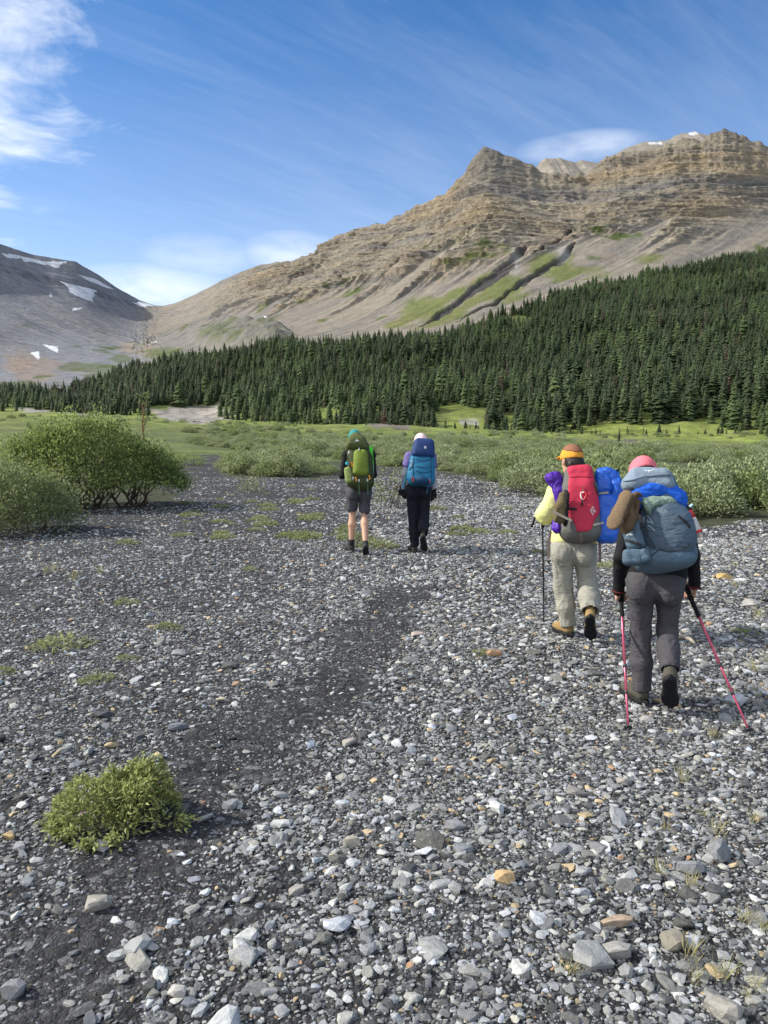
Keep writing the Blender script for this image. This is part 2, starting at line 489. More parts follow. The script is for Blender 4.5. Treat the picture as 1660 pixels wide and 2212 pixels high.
KEY = [  # px x, foot (py, Y), top of the scree (py, Y), ridge Y
    (-700, 850, 900, 720, 1400, 1800), (-400, 850, 900, 700, 1400, 1900), (-100, 862, 960, 700, 1650, 2150), (0, 868, 1000, 690, 1750, 2300), (165, 858, 1000, 715, 1850, 2600),
    (270, 815, 980, 738, 1900, 2900), (345, 800, 980, 722, 1950, 3000), (450, 792, 960, 690, 1800, 2700), (600, 762, 950, 648, 1600, 2150),
    (760, 762, 950, 614, 1520, 1980), (860, 752, 950, 576, 1470, 1890), (950, 745, 960, 545, 1430, 1830), (1050, 710, 980, 528, 1400, 1800), (1160, 680, 1000, 522, 1390, 1780),
    (1300, 640, 1030, 516, 1390, 1780), (1450, 610, 1060, 514, 1385, 1780), (1560, 590, 1090, 530, 1380, 1750), (1660, 575, 1110, 525, 1400, 1750),
    (2000, 530, 1200, 490, 1500, 1850), (2700, 560, 1250, 545, 1600, 1950)]

SNOW = [[(9, 547), (47, 553), (44, 563), (19, 557)], [(48, 554), (94, 564), (146, 562), (125, 581), (108, 573), (84, 573), (60, 570), (50, 563)],
        [(173, 594), (206, 601), (254, 629), (225, 620), (188, 606)], [(127, 607), (155, 619), (178, 621), (211, 630), (208, 653), (196, 650), (160, 633), (136, 613)],
        [(154, 666), (178, 664), (160, 673)], [(293, 655), (310, 653), (335, 661), (309, 664)], [(92, 740), (123, 746), (122, 758), (105, 751)],
        [(61, 758), (80, 755), (77, 774), (68, 768)], [(565, 685), (577, 684), (570, 691)], [(107, 628), (117, 640), (112, 642)],
        [(314, 744), (345, 734), (328, 742)]]

def build_mountain():
    kx = [k[0] for k in KEY]
    pxs = np.concatenate([np.linspace(-700, -40, 90)[:-1], np.linspace(-40, 1700, 860), np.linspace(1700, 2700, 110)[1:]])
    foot = np.stack([np.interp(pxs, kx, [k[1] for k in KEY]), np.interp(pxs, kx, [k[2] for k in KEY])])
    scr = np.stack([np.interp(pxs, kx, [k[3] for k in KEY]), np.interp(pxs, kx, [k[4] for k in KEY])])
    ridY = np.interp(pxs, kx, [k[5] for k in KEY])
    ker = np.ones(41) / 41
    def smooth(a): return np.convolve(np.pad(a, 20, 'edge'), ker, 'valid')
    foot = np.stack([smooth(a) for a in foot]); scr = np.stack([smooth(a) for a in scr]); ridY = smooth(ridY)
    sk = np.interp(pxs, [s[0] for s in SKY], [s[1] for s in SKY])
    jag = (fbm(pxs * .09, pxs * 0, oct=4) - .5) * 14 * ss(560, 720, pxs) + (fbm(pxs * .06, pxs * 0 + 5, oct=3) - .5) * 3
    sk = sk + jag * (1 - .5 * ss(980, 1020, pxs) * (1 - ss(1100, 1140, pxs)))
    def P(py, Y):
        a, b = (pxs - CX) / FPX, (CY - py) / FPX
        k = Y / (CP + b * SP)
        return np.stack([a * k, Y, CAMZ + (-SP + b * CP) * k], 1)
    A, B, C = P(foot[0], foot[1]), P(scr[0], scr[1]), P(sk, ridY)
    C0 = P(smooth(sk), ridY); dC = C - C0
    nv1, nv2, nb = 150, 230, 14
    rows = []
    vv = []
    for i in range(nv1):
        f = i / nv1; rows.append(A + (B - A) * f + np.array([0, 0, -18.0]) * math.sin(math.pi * f)); vv.append(f)
    for i in range(nv2 + 1):
        f = i / nv2; rows.append(B + (C0 - B) * f + dC * f ** 5 + np.array([0, 0, -26.0]) * math.sin(math.pi * f)); vv.append(1 + f)
    for i in range(1, nb + 1):
        f = i / nb
        Q = C.copy(); Q[:, 1] += 700 * f; Q[:, 0] += C[:, 0] * (700 * f / C[:, 1]); Q[:, 2] = C[:, 2] * (1 - f) - 30 * f
        Q[:, 2] -= 12 * math.sin(math.pi * f); rows.append(Q); vv.append(2 + f)
    Pm = np.stack(rows)                                   # rows, cols, 3
    V = np.array(vv)[:, None] + np.zeros(len(pxs))[None]
    PX0 = np.zeros_like(V) + pxs[None]
    x, y, z = Pm[..., 0].ravel(), Pm[..., 1].ravel(), Pm[..., 2].ravel()
    V = V.ravel()
    px, py = ground_px(x, y, z)                           # where each point stands in the photograph
    leftm = 1 - ss(285, 350, PX0.ravel())
    # fall line of the long face runs down to the left; q goes along the ridge
    qd = np.array([.70, -.714]); q = x * qd[0] + y * qd[1]
    ql = x * .55 + y * .84                                # same for the left peak
    q = q * (1 - leftm) + ql * leftm
    wob = (fbm(x * .004, y * .004, oct=3) - .5) * 60
    edge = (fbm(q * .02, z * .003, oct=4, gain=.65) - .5)
    cliff = ss(-.16, .16, (V - 1) + edge * 1.0)            # ragged scree / cliff limit
    cliff = cliff * (1 - ss(2.0, 2.04, V) * .3)
    cliff = cliff * (1 - .45 * leftm) * (1 - .65 * (1 - ss(420, 620, px)) * (1 - leftm))
    fan = np.exp(-(((px - 1640) / 95) ** 2 + ((py - 520) / 60) ** 2))
    cliff = cliff * (1 - np.clip(fan * 1.4, 0, 1))
    scree = 1 - cliff
    # ---- relief
    s = z + x * .035 - y * .02 + wob * .35
    ribs = ridged((q + wob) * .009 + z * .007, z * .010 - q * .003, y * .006, 5, .6)
    ribs2 = ridged(x * .03, z * .022, y * .03, 4, .6)
    sl_ = s + (fbm(x * .015, y * .015, oct=3) - .5) * 8
    def stepf(p, hard):
        ph = (sl_ / p) % 1.0
        return np.where(ph < hard, ph / hard, (1 - ph) / (1 - hard))
    led = stepf(31, .8) * 9 + stepf(11.3, .8) * 5.0 + stepf(5.1, .7) * 1.5
    patch = .35 + .9 * ss(.35, .62, fbm(x * .006, z * .008, y * .006, oct=3))
    out = cliff * (led * patch * 1.1 - ribs * 26 - ribs2 * 12 + 12)
    out = out + scree * (-(np.abs(fbm(q * .016, z * .002, oct=3) - .5)) * 16 + (fbm(q * .11, z * .012, oct=3) - .5) * 2.0)
    out = out * (1 - ss(1.93, 2.0, V) * .85) * (1 - ss(2.0, 2.1, V)) * ss(0, .15, V)
    # two dark gullies cut into the scree, drawn in the photograph's pixels and carried by the slope
    gul = np.zeros_like(x)
    jx = px + (fbm(x * .03, z * .03, oct=4, gain=.7) - .5) * 20; jy = py + (fbm(x * .03 + 7, z * .03, oct=4, gain=.7) - .5) * 20
    for pts, w0, w1 in [([(1136, 536), (1085, 585), (1030, 625), (960, 668), (905, 702)], 17, 5), ([(1240, 525), (1208, 560), (1165, 585), (1120, 612), (1060, 655), (985, 690)], 10, 4.5),
                        ([(735, 600), (690, 622), (640, 640), (590, 660)], 8, 3), ([(560, 640), (500, 660), (450, 690)], 7, 4), ([(700, 570), (640, 600), (590, 640)], 6, 3), ([(1240, 500), (1160, 545)], 3, 3)]:
        d, sg = seg_dist(pts, jx, jy)
        wd = (w0 + (w1 - w0) * sg) * (.35 + .65 * ss(0, .18, sg)) * (1 - .6 * ss(.8, 1, sg)) * (.7 + .6 * vn(x * .02, z * .02))
        gul = np.maximum(gul, (1 - ss(wd * .45, wd * 1.0, d)) * (1.0 if w0 > 8 or pts[0][0] == 1240 else .6))
    gul = gul * (V < 2)
    out = out - gul * 8
    nx, ny = (-.6, -.8)
    x2, y2, z2 = x + nx * out, y + ny * out, z + out * .35
    # ---- colour of the rock itself
    tan_, grey, ochre, dark = (.37, .318, .24), (.26, .242, .22), (.42, .31, .175), (.155, .143, .138)
    band = fbm(s * .055, x * .0012, y * .0012, oct=3); band2 = vn(s * .22, x * .003, y * .003)
    cl = np.tile(np.array(tan_), (len(x), 1))
    cl = lerp3(cl, grey, ss(.42, .6, band)); cl = lerp3(cl, (.13, .12, .112), ss(.55, .75, vn(s * .55, x * .004, y * .004)) * .5); cl = lerp3(cl, (.37, .31, .22), ss(.6, .8, vn(s * .38 + 9, x * .004, y * .004)) * .5); cl = lerp3(cl, dark, ss(.62, .86, band2) * .65)
    cl = lerp3(cl, ochre, ss(.52, .68, fbm(x * .006 + 3, z * .014, y * .006, oct=4)) * .42)
    cl = lerp3(cl, dark, ss(.45, .7, ribs2) * .35)
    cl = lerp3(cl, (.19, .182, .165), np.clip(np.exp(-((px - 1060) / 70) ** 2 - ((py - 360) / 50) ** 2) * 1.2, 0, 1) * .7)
    st1 = fbm(q * .035, z * .003 + 2, oct=4); st2 = fbm(q * .13, z * .01, oct=3)
    sc = np.tile(np.array((.262, .230, .186)), (len(x), 1))
    sc = lerp3(sc, (.205, .188, .168), ss(.42, .62, st1) * .8); sc = lerp3(sc, (.29, .255, .205), ss(.5, .75, st2) * .5)
    st3 = fbm(q * .22, z * .012 + 6, oct=2); sc = lerp3(sc, (.165, .152, .14), ss(.55, .78, st3) * ss(.35, .6, st1) * .75); sc = lerp3(sc, (.33, .295, .235), ss(.62, .8, fbm(q * .3 + 40, z * .01, oct=2)) * .5)
    sc = lerp3(sc, (.19, .185, .18), (1 - ss(480, 760, px)) * .55)
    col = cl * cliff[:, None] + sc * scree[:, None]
    gz_ = fbm(q * .03, z * .006 + 4, oct=4)
    green = np.zeros_like(x)
    for c, rx, ry, am in [((930, 670), 105, 45, 1), ((1080, 620), 85, 48, 1), ((1200, 575), 80, 40, 1.15), ((1000, 640), 60, 30, .9), ((1410, 560), 70, 22, .8), ((1290, 590), 60, 25, .7), ((870, 700), 60, 18, .8)]:
        e = 1 - ((px - c[0]) / rx) ** 2 - ((py - c[1]) / ry) ** 2
        green = np.maximum(green, np.clip(e, 0, 1) * am)
    green = ss(.30, .75, green * .9 + (gz_ - .5) * 1.3) * scree
    col = lerp3(col, (.15, .175, .05), green * .85)
    lo = leftm * 1.0
    slate = np.array([.20, .205, .22])[None] * (.8 + .5 * fbm(x * .01, z * .01, oct=4))[:, None]
    slate = lerp3(slate, (.115, .12, .135), ss(.5, .7, fbm(s * .03, q * .004, oct=3)) * .7)
    slate = lerp3(slate, (.27, .26, .25), ss(.45, .65, st1) * .6)
    col = col * (1 - lo[:, None]) + slate * lo[:, None]
    for c, rx, ry, cc, am in [((70, 800), 75, 40, (.34, .23, .14), 1), ((290, 755), 60, 22, (.36, .26, .16), .9), ((40, 770), 50, 45, (.33, .24, .16), .8)]:
        e = np.clip(1 - ((px - c[0]) / rx) ** 2 - ((py - c[1]) / ry) ** 2, 0, 1) * am
        col = lerp3(col, cc, ss(.3, .8, e + (fbm(q * .05, z * .03, oct=5, gain=.7) - .5) * 1.8) * .42 * (V < 1.3))
    for c, rx, ry in [((210, 800), 70, 22), ((150, 790), 40, 15), ((360, 765), 60, 18), ((30, 830), 60, 14), ((260, 775), 30, 10)]:
        e = np.clip(1 - ((px - c[0]) / rx) ** 2 - ((py - c[1]) / ry) ** 2, 0, 1)
        col = lerp3(col, (.095, .125, .035), ss(.2, .6, e + (fbm(x * .02, y * .02, oct=4) - .55) * 1.6) * .6 * (V < 1.2))
    roc = np.clip(1 - ((px - 520) / 120) ** 2 - ((py - 725) / 34) ** 2, 0, 1)
    col = lerp3(col, (.185, .18, .155), ss(.2, .6, roc + (fbm(x * .03, y * .03, oct=4) - .5)) * .8); col = lerp3(col, (.11, .135, .05), ss(.5, .7, fbm(x * .02 + 60, y * .02, oct=4)) * ss(.1, .5, roc) * .6)
    z2 = z2 + ss(.0, .6, roc) * 16 * (V < 1.2) + ss(.1, .6, roc) * (fbm(x * .03, y * .03, oct=4) - .5) * 26 * (V < 1.2)
    col = lerp3(col, (.075, .07, .07), np.clip(gul * 1.3, 0, 1) * .92)
    col = lerp3(col, (.36, .35, .34), np.clip(np.exp(-((px - 1215) / 14) ** 2 - ((py - 548) / 12) ** 2) + np.exp(-((px - 1115) / 9) ** 2 - ((py - 560) / 26) ** 2), 0, 1) * .8)
    jx = px + (fbm(x * .02, z * .02, oct=3) - .5) * 10; jy = py + (fbm(x * .02 + 7, z * .02, oct=3) - .5) * 8
    for poly in SNOW:
        m = pip(poly, jx, jy) & (V < 2.01)
        col[m] = (.72, .73, .75)
    nc = len(pxs); nr = len(rows)
    i = np.arange(nr - 1)[:, None] * nc + np.arange(nc - 1)[None, :]
    f = np.stack([i, i + 1, i + nc + 1, i + nc], -1).reshape(-1, 4)
    me = np_mesh('mountain', np.stack([x2, y2, z2], 1), f, True)
    set_col(me, 'albedo', col)
    a = me.attributes.new('cliff', 'FLOAT', 'POINT'); a.data.foreach_set('value', cliff.astype(np.float32))
    return me

def rock_material():
    m, t = new_mat('mountain_rock')
    al = t.n('ShaderNodeAttribute', attribute_name='albedo').outputs[0]
    cf = t.n('ShaderNodeAttribute', attribute_name='cliff').outputs['Fac']
    pos = t.n('ShaderNodeNewGeometry').outputs['Position']
    wv = t.n('ShaderNodeVectorMath', {0: pos, 1: t.n('ShaderNodeCombineXYZ', {0: 0.0, 1: 0.0, 2: t.math('MULTIPLY', t.noise(pos, .012, 4, .6), 40.0)}).outputs[0]}, operation='ADD').outputs[0]
    st = t.n('ShaderNodeMapping', {0: wv, 'Scale': (.06, .06, 1.5), 'Rotation': (R(2), R(-2), 0)}).outputs[0]
    n1 = t.noise(st, .13, 6, .72, .0)
    n2 = t.noise(pos, .05, 9, .75)
    crk = t.noise(t.n('ShaderNodeMapping', {0: pos, 'Scale': (1, 1, .55)}).outputs[0], .07, 6, .7)
    band = t.ramp(n1, [(.30, .66), (.42, .92), (.47, 1.18), (.52, .78), (.58, 1.2), (.70, 1.06), (.78, .76)])
    band = t.mix(cf, (1, 1, 1), band)
    c = t.mix(1.0, al, band, 'MULTIPLY')
    c = t.mix(1.0, c, t.ramp(n2, [(.25, .62), (.5, 1.0), (.75, 1.3)]), 'MULTIPLY')
    c = t.mix(t.math('MULTIPLY', cf, .45), c, t.mix(1.0, c, t.ramp(crk, [(.30, .55), (.5, 1.0), (.7, 1.2)]), 'MULTIPLY'))
    h = t.math('ADD', t.math('MULTIPLY', n1, t.math('ADD', t.math('MULTIPLY', cf, 1.2), .05)), t.math('MULTIPLY', n2, .6))
    h = t.math('ADD', h, t.math('MULTIPLY', t.math('MULTIPLY', crk, cf), .5))
    finish(t, c, .95, h, 1.0, 12.0, .1)
    return m
M_ROCK = rock_material()
mountain = link('mountain', build_mountain(), M_ROCK); tag(mountain, kind='structure')

def rear_summits():
    for k, (line, Y) in enumerate([([(1150, 372), (1161, 357), (1176, 343), (1209, 341), (1243, 350), (1257, 345), (1291, 350), (1330, 372)], 2250),
                                   ([(1290, 372), (1315, 341), (1344, 324), (1387, 307), (1439, 303), (1473, 288), (1502, 282), (1530, 291), (1560, 312), (1600, 350)], 2500)]):
        pxs = np.linspace(line[0][0], line[-1][0], 130)
        sk = np.interp(pxs, [l[0] for l in line], [l[1] for l in line]) + (fbm(pxs * .1, pxs * 0 + k, oct=3) - .5) * 5
        rows = []
        top = np.array([at(a, b, Y) for a, b in zip(pxs, sk)])
        n = 40
        for i in range(n + 1):
            f = i / n * 2 - 1                              # -1 front foot .. 0 ridge .. 1 back
            Q = top.copy(); Q[:, 1] += f * 380; Q[:, 2] -= abs(f) * 260
            dis = (fbm(Q[:, 0] * .015, Q[:, 2] * .006 + i * .01, oct=4) - .5) * 40 * min(1, abs(f) * 6)
            Q[:, 1] += dis; rows.append(Q)
        V = np.stack(rows).reshape(-1, 3); nc = len(pxs)
        i = np.arange(n)[:, None] * nc + np.arange(nc - 1)[None, :]
        me = np_mesh('summit', V, np.stack([i, i + 1, i + nc + 1, i + nc], -1).reshape(-1, 4), True)
        c = np.tile(np.array((.31, .28, .235)), (len(V), 1)) * (.75 + .5 * fbm(V[:, 0] * .02, V[:, 2] * .02, oct=4))[:, None]
        pp = ground_px(V[:, 0], V[:, 1], V[:, 2])
        if k == 1:
            m = pip([(1486, 284), (1512, 286), (1505, 292), (1488, 290)], *pp) | pip([(1400, 308), (1432, 307), (1428, 311), (1402, 312)], *pp)
            c[m] = (.72, .73, .75)
        set_col(me, 'albedo', c)
        a = me.attributes.new('cliff', 'FLOAT', 'POINT'); a.data.foreach_set('value', np.full(len(V), .5, np.float32))
        o = link('mountain_summit', me, M_ROCK); tag(o, kind='structure')
rear_summits()
# ------------------------------------------------------------------ gravel
def stone_mat(name, single):
    m, t = new_mat(name)
    if single: c = t.n('ShaderNodeObjectInfo').outputs['Color']
    else: c = t.n('ShaderNodeAttribute', attribute_name='scol', attribute_type='INSTANCER').outputs[0]
    tc_ = t.n('ShaderNodeTexCoord').outputs['Object']
    rnd = t.n('ShaderNodeObjectInfo').outputs['Random']
    off = t.n('ShaderNodeVectorMath', {0: tc_, 1: t.n('ShaderNodeCombineXYZ', {0: t.math('MULTIPLY', rnd, 50.0), 1: rnd, 2: 0.0}).outputs[0]}, operation='ADD').outputs[0]
    n1 = t.noise(off, 2.2, 6, .65, .3); n2 = t.noise(off, 9.0, 4, .6)
    c = t.mix(1.0, c, t.ramp(n1, [(.3, .72), (.7, 1.28)]), 'MULTIPLY')
    vein = t.ramp(t.noise(t.n('ShaderNodeMapping', {0: off, 'Scale': (1, 1, 2.2), 'Rotation': (.6, .4, 1.)}).outputs[0], 1.4, 3, .5, 1.2), [(.485, 0.0), (.5, 1.0), (.515, 0.0)])
    c = t.mix(t.math('MULTIPLY', vein, .35), c, (.42, .42, .41))
    finish(t, c, .82, t.math('ADD', n1, t.math('MULTIPLY', n2, .5)), .35, .06, .25)
    return m
M_ST1, M_STN = stone_mat('stone_surface', True), stone_mat('gravel_surface', False)
N_PROTO = 16
st_one, st_many = [], []
proto_col = bpy.data.collections.new('gravel_shapes')
for k in range(N_PROTO):
    me = hull_stone(100 + k, 21 + k % 6)
    m2 = me.copy(); me.materials.append(M_ST1); m2.materials.append(M_STN)
    st_one.append(me)
    o = bpy.data.objects.new('stone_shape', m2); proto_col.objects.link(o)

def stone_color(n, rs):
    u_ = rs.random(n); v_ = rs.random(n)
    g = np.where(u_ < .28, .055 + .06 * v_, np.where(u_ < .72, .14 + .13 * v_, .28 + .18 * v_))
    tint = rs.normal(0, 1, n)
    c = np.stack([g * (1 - .015 + .03 * tint), g * (1.0 + .01 * tint), g * (.985 - .045 * tint)], 1)
    k = rs.random(n)
    m = k < .022
    c[m] = np.stack([.30 + .16 * v_[m], .235 + .12 * v_[m], .14 + .08 * v_[m]], 1)
    m = (k > .022) & (k < .027)
    c[m] = np.stack([.30 + .1 * v_[m], .19 + .05 * v_[m], .11 + .03 * v_[m]], 1)
    return np.clip(c, .02, .6)

def scatter_stones():
    rs = np.random.default_rng(11)
    allp, alls = [], []
    for dia, rmax, cov in [(.010, 4.6, .20), (.015, 7.5, .25), (.023, 13, .24), (.034, 21, .20), (.05, 32, .10), (.075, 42, .026), (.12, 42, .002)]:
        rmin = 1.5
        area = .5 * 1.56 * (rmax ** 2 - rmin ** 2)
        n = int(area * cov / (.5 * dia ** 2))
        r = np.sqrt(rs.uniform(rmin ** 2, rmax ** 2, n)); t = rs.uniform(-.78, .78, n)
        yy = r; xx = t * r
        g = gravel_mask(xx, yy); gm = grit_mask(xx, yy)
        patch = fbm(xx * 1.1 + dia * 900, yy * 1.1, oct=3)
        side = ss(-1.6, .5, xx)                                # finer, sparser stones on the left
        dens = (1 - .86 * gm) * np.clip(.35 + 1.5 * (patch - .25), .25, 1) * (.6 + .4 * side)
        if dia > .03: dens *= .55 + .45 * side
        keep = g & (rs.random(n) < dens)
        if dia > .1: keep &= yy > 3.4
        s = np.minimum(dia * np.exp(rs.normal(0, .24, n)), .125)
        allp.append(np.stack([xx, yy], 1)[keep]); alls.append(s[keep])
    # stones beyond the open gravel: pale cobbles along the channel edges
    P_, s_ = np.concatenate(allp), np.concatenate(alls)
    n = len(P_)
    sc = np.stack([s_ * rs.uniform(.55, .75, n), s_ * rs.uniform(.38, .6, n), s_ * rs.uniform(.16, .36, n)], 1)
    rot = np.stack([rs.normal(0, .22, n), rs.normal(0, .22, n), rs.uniform(0, 6.28, n)], 1)
    tip = rs.random(n) < .15
    rot[tip, 0] += rs.uniform(-.9, .9, tip.sum())
    z = gz(P_[:, 0], P_[:, 1]) + sc[:, 2] * rs.uniform(.0, .6, n)
    pos = np.column_stack([P_, z])
    col = stone_color(n, rs)
    col[s_ > .03] *= 1.22
    return pos, sc, rot, col, rs.integers(0, N_PROTO, n)

pos, sc, rot, scol, pick = scatter_stones()
# a few stones that the photograph shows large
BIG = [(500, 1745, .10, .06, .05, (.22, .23, .24)), (212, 1965, .10, .075, .07, (.34, .32, .28)), (218, 1835, .085, .06, .05, (.33, .33, .33)), (40, 1835, .08, .05, .04, (.3, .3, .31)),
       (18, 1813, .07, .05, .04, (.45, .33, .16)), (385, 1575, .13, .06, .05, (.20, .21, .23)), (1555, 1855, .11, .10, .10, (.20, .205, .215)), (1240, 1715, .17, .07, .05, (.21, .2, .19)),
       (1090, 1905, .085, .07, .06, (.50, .34, .17)), (1335, 2000, .12, .05, .045, (.37, .28, .2)), (1455, 2045, .10, .09, .07, (.22, .2, .16)), (1330, 2065, .12, .08, .06, (.3, .29, .27)),
       (1565, 2190, .12, .09, .06, (.33, .31, .27)), (1345, 1695, .08, .06, .05, (.31, .29, .26)), (590, 1262, .11, .06, .05, (.1, .1, .105)), (640, 1280, .13, .09, .06, (.32, .31, .29)),
       (535, 2030, .09, .06, .04, (.5, .5, .48)), (755, 1610, .09, .06, .05, (.4, .37, .33)), (1565, 1250, .20, .12, .10, (.48, .34, .14)), (1625, 1310, .22, .13, .1, (.37, .36, .34)),
       (900, 1375, .14, .09, .05, (.4, .33, .29)), (985, 1790, .11, .07, .045, (.25, .25, .26)), (760, 1825, .08, .06, .045, (.4, .36, .28)), (1290, 1840, .12, .07, .05, (.2, .2, .21)),
       (1000, 1840, .10, .06, .04, (.26, .27, .28)), (30, 2150, .08, .07, .06, (.22, .22, .23)), (385, 2150, .07, .05, .04, (.42, .40, .37)), (640, 1930, .075, .05, .04, (.33, .31, .28)),
       (655, 1385, .12, .06, .05, (.3, .3, .3)), (300, 1400, .10, .06, .04, (.28, .28, .28)), (1480, 1590, .10, .07, .05, (.25, .25, .26)), (1400, 1560, .10, .07, .05, (.36, .35, .34))]
bp, bs, bc = [], [], []
for (px_, py_, a_, b_, c_, cc) in BIG:
    g_ = gpt(px_, py_); bp.append((g_[0], g_[1], g_[2] + c_ * .32)); bs.append((a_ * .52, b_ * .52, c_ * .52)); bc.append(cc)
nb_ = len(BIG)
scr_size = np.sqrt(sc[:, 0] * sc[:, 1]) / pos[:, 1]
vis = (np.abs(pos[:, 0] / pos[:, 1]) < .5) & (pos[:, 1] > 2.15)
order = np.argsort(-np.where(vis, scr_size, 0))
top = order[:300 - nb_]; rest = np.setdiff1d(np.arange(len(pos)), top)
def add_stone(p, s, r_, c, k):
    o = bpy.data.objects.new('stone', st_one[k]); COL.objects.link(o)
    o.location = p; o.scale = s; o.rotation_euler = r_; o.color = (*c, 1); o.parent = ground
for i, k in enumerate(top): add_stone(pos[k], sc[k], rot[k], scol[k], int(pick[k]))
for i in range(nb_): add_stone(bp[i], bs[i], (random.uniform(-.2, .2), random.uniform(-.2, .2), random.uniform(-.5, .5)), bc[i], i % N_PROTO)

def instance_cloud(name, pos, rot, sc, pick, coll, col=None):
    """one object whose points carry instances of the shapes of a collection"""
    me = bpy.data.meshes.new(name); n = len(pos)
    me.vertices.add(n); me.vertices.foreach_set('co', np.ascontiguousarray(pos, np.float32).ravel())
    a = me.attributes.new('rot', 'FLOAT_VECTOR', 'POINT'); a.data.foreach_set('vector', np.ascontiguousarray(rot, np.float32).ravel())
    a = me.attributes.new('scl', 'FLOAT_VECTOR', 'POINT'); a.data.foreach_set('vector', np.ascontiguousarray(sc, np.float32).ravel())
    a = me.attributes.new('pick', 'INT', 'POINT'); a.data.foreach_set('value', np.ascontiguousarray(pick, np.int32))
    if col is not None:
        c4 = np.ones((n, 4), np.float32); c4[:, :3] = col
        a = me.attributes.new('scol', 'FLOAT_COLOR', 'POINT'); a.data.foreach_set('color', c4.ravel())
    o = link(name, me)
    ng = bpy.data.node_groups.new(name + '_nodes', 'GeometryNodeTree')
    ng.interface.new_socket('Geometry', in_out='INPUT', socket_type='NodeSocketGeometry')
    ng.interface.new_socket('Geometry', in_out='OUTPUT', socket_type='NodeSocketGeometry')
    g = NT(ng)
    gi = g.n('NodeGroupInput'); go = g.n('NodeGroupOutput')
    ci = g.n('GeometryNodeCollectionInfo', {'Separate Children': True, 'Reset Children': True}); ci.inputs['Collection'].default_value = coll
    def na(nm, ty):
        nd = g.n('GeometryNodeInputNamedAttribute', data_type=ty); nd.inputs['Name'].default_value = nm
        return nd.outputs[0]
    e2r = g.n('FunctionNodeEulerToRotation', {0: na('rot', 'FLOAT_VECTOR')})
    io = g.n('GeometryNodeInstanceOnPoints', {'Points': gi.outputs[0], 'Instance': ci.outputs[0], 'Pick Instance': True,
             'Instance Index': na('pick', 'INT'), 'Rotation': e2r.outputs[0], 'Scale': na('scl', 'FLOAT_VECTOR')})
    ng.links.new(io.outputs[0], go.inputs[0])
    md = o.modifiers.new('instances', 'NODES'); md.node_group = ng
    return o
gravel = instance_cloud('gravel', pos[rest], rot[rest], sc[rest], pick[rest], proto_col, scol[rest])
gravel.parent = ground; gravel['kind'] = 'stuff'
print('stones', len(pos))
# ------------------------------------------------------------------ forest
def leaf_mat(name, base, alt, trans=.35, var=.5, attr=True, rough=.6):
    m, t = new_mat(name)
    rnd = t.n('ShaderNodeObjectInfo').outputs['Random']
    c = t.mix(rnd, base, alt)
    if attr:
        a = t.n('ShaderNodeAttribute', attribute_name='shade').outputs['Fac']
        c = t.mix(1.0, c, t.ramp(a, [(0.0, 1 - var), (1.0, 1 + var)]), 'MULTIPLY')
    p = t.n('ShaderNodeBsdfPrincipled', {'Base Color': c, 'Roughness': rough, 'Specular IOR Level': .25})
    tr = t.n('ShaderNodeBsdfTranslucent', {'Color': t.mix(.3, c, (.30, .34, .10))})
    mx = t.n('ShaderNodeMixShader', {0: trans, 1: p.outputs[0], 2: tr.outputs[0]})
    t.n('ShaderNodeOutputMaterial', {0: mx.outputs[0]})
    return m
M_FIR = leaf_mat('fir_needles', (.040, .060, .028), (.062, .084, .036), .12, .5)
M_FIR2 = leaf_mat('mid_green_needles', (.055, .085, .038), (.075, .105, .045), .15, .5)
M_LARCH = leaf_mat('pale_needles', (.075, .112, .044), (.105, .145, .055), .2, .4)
M_DEAD = leaf_mat('dead_needles', (.085, .055, .040), (.12, .08, .055), .05, .4)
M_BARK = wood_mat('bark', (.06, .05, .042), (.16, .14, .12), 8)

def conifer(seed, slim, dead=0.0, tiers=26, bare=.06):
    """unit-height spire: crown mesh and trunk mesh"""
    rs = np.random.default_rng(seed)
    V, F, SH = [], [], []
    for i in range(tiers):
        f = i / (tiers - 1); zb = bare + (1 - bare - .015) * f ** .92
        rad = slim * (1 - f) ** .8 * (.75 + .5 * rs.random()) + .012
        if rs.random() < dead: continue
        nb = 7 if f < .7 else 5
        o = rs.random() * 6.28
        for k in range(nb):
            a = o + 6.28 * k / nb + rs.normal(0, .2); L = rad * rs.uniform(.6, 1.25); w_ = L * rs.uniform(.34, .5)
            d = np.array([math.cos(a), math.sin(a), 0]); s_ = np.array([-d[1], d[0], 0])
            dr = rs.uniform(.25, .6) * L; b = np.array([0, 0, zb]); tk = rs.uniform(.012, .03)
            p0 = b + (0, 0, .012); p1 = b + d * L * .55 + s_ * w_ - (0, 0, dr * .55); p2 = b + d * L - (0, 0, dr * .8); p3 = b + d * L * .55 - s_ * w_ - (0, 0, dr * .55)
            pm = b + d * L * .5 + (0, 0, tk - dr * .2)
            j = len(V); V += [p0, p1, p2, p3, pm]
            F += [(j, j + 1, j + 4, j + 4), (j + 1, j + 2, j + 4, j + 4), (j + 2, j + 3, j + 4, j + 4), (j + 3, j, j + 4, j + 4)]
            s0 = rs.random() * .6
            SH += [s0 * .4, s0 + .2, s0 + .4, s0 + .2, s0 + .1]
    mb = MB(); mb.add(V, F); crown = mb.mesh('crown', False)
    a = crown.attributes.new('shade', 'FLOAT', 'POINT'); a.data.foreach_set('value', np.array(SH, np.float32))
    tb = MB(); tb.tube([(0, 0, -.04), (0, 0, .4), (0, 0, .97)], [.014, .009, .002], 5)
    return crown, tb.mesh('trunk')

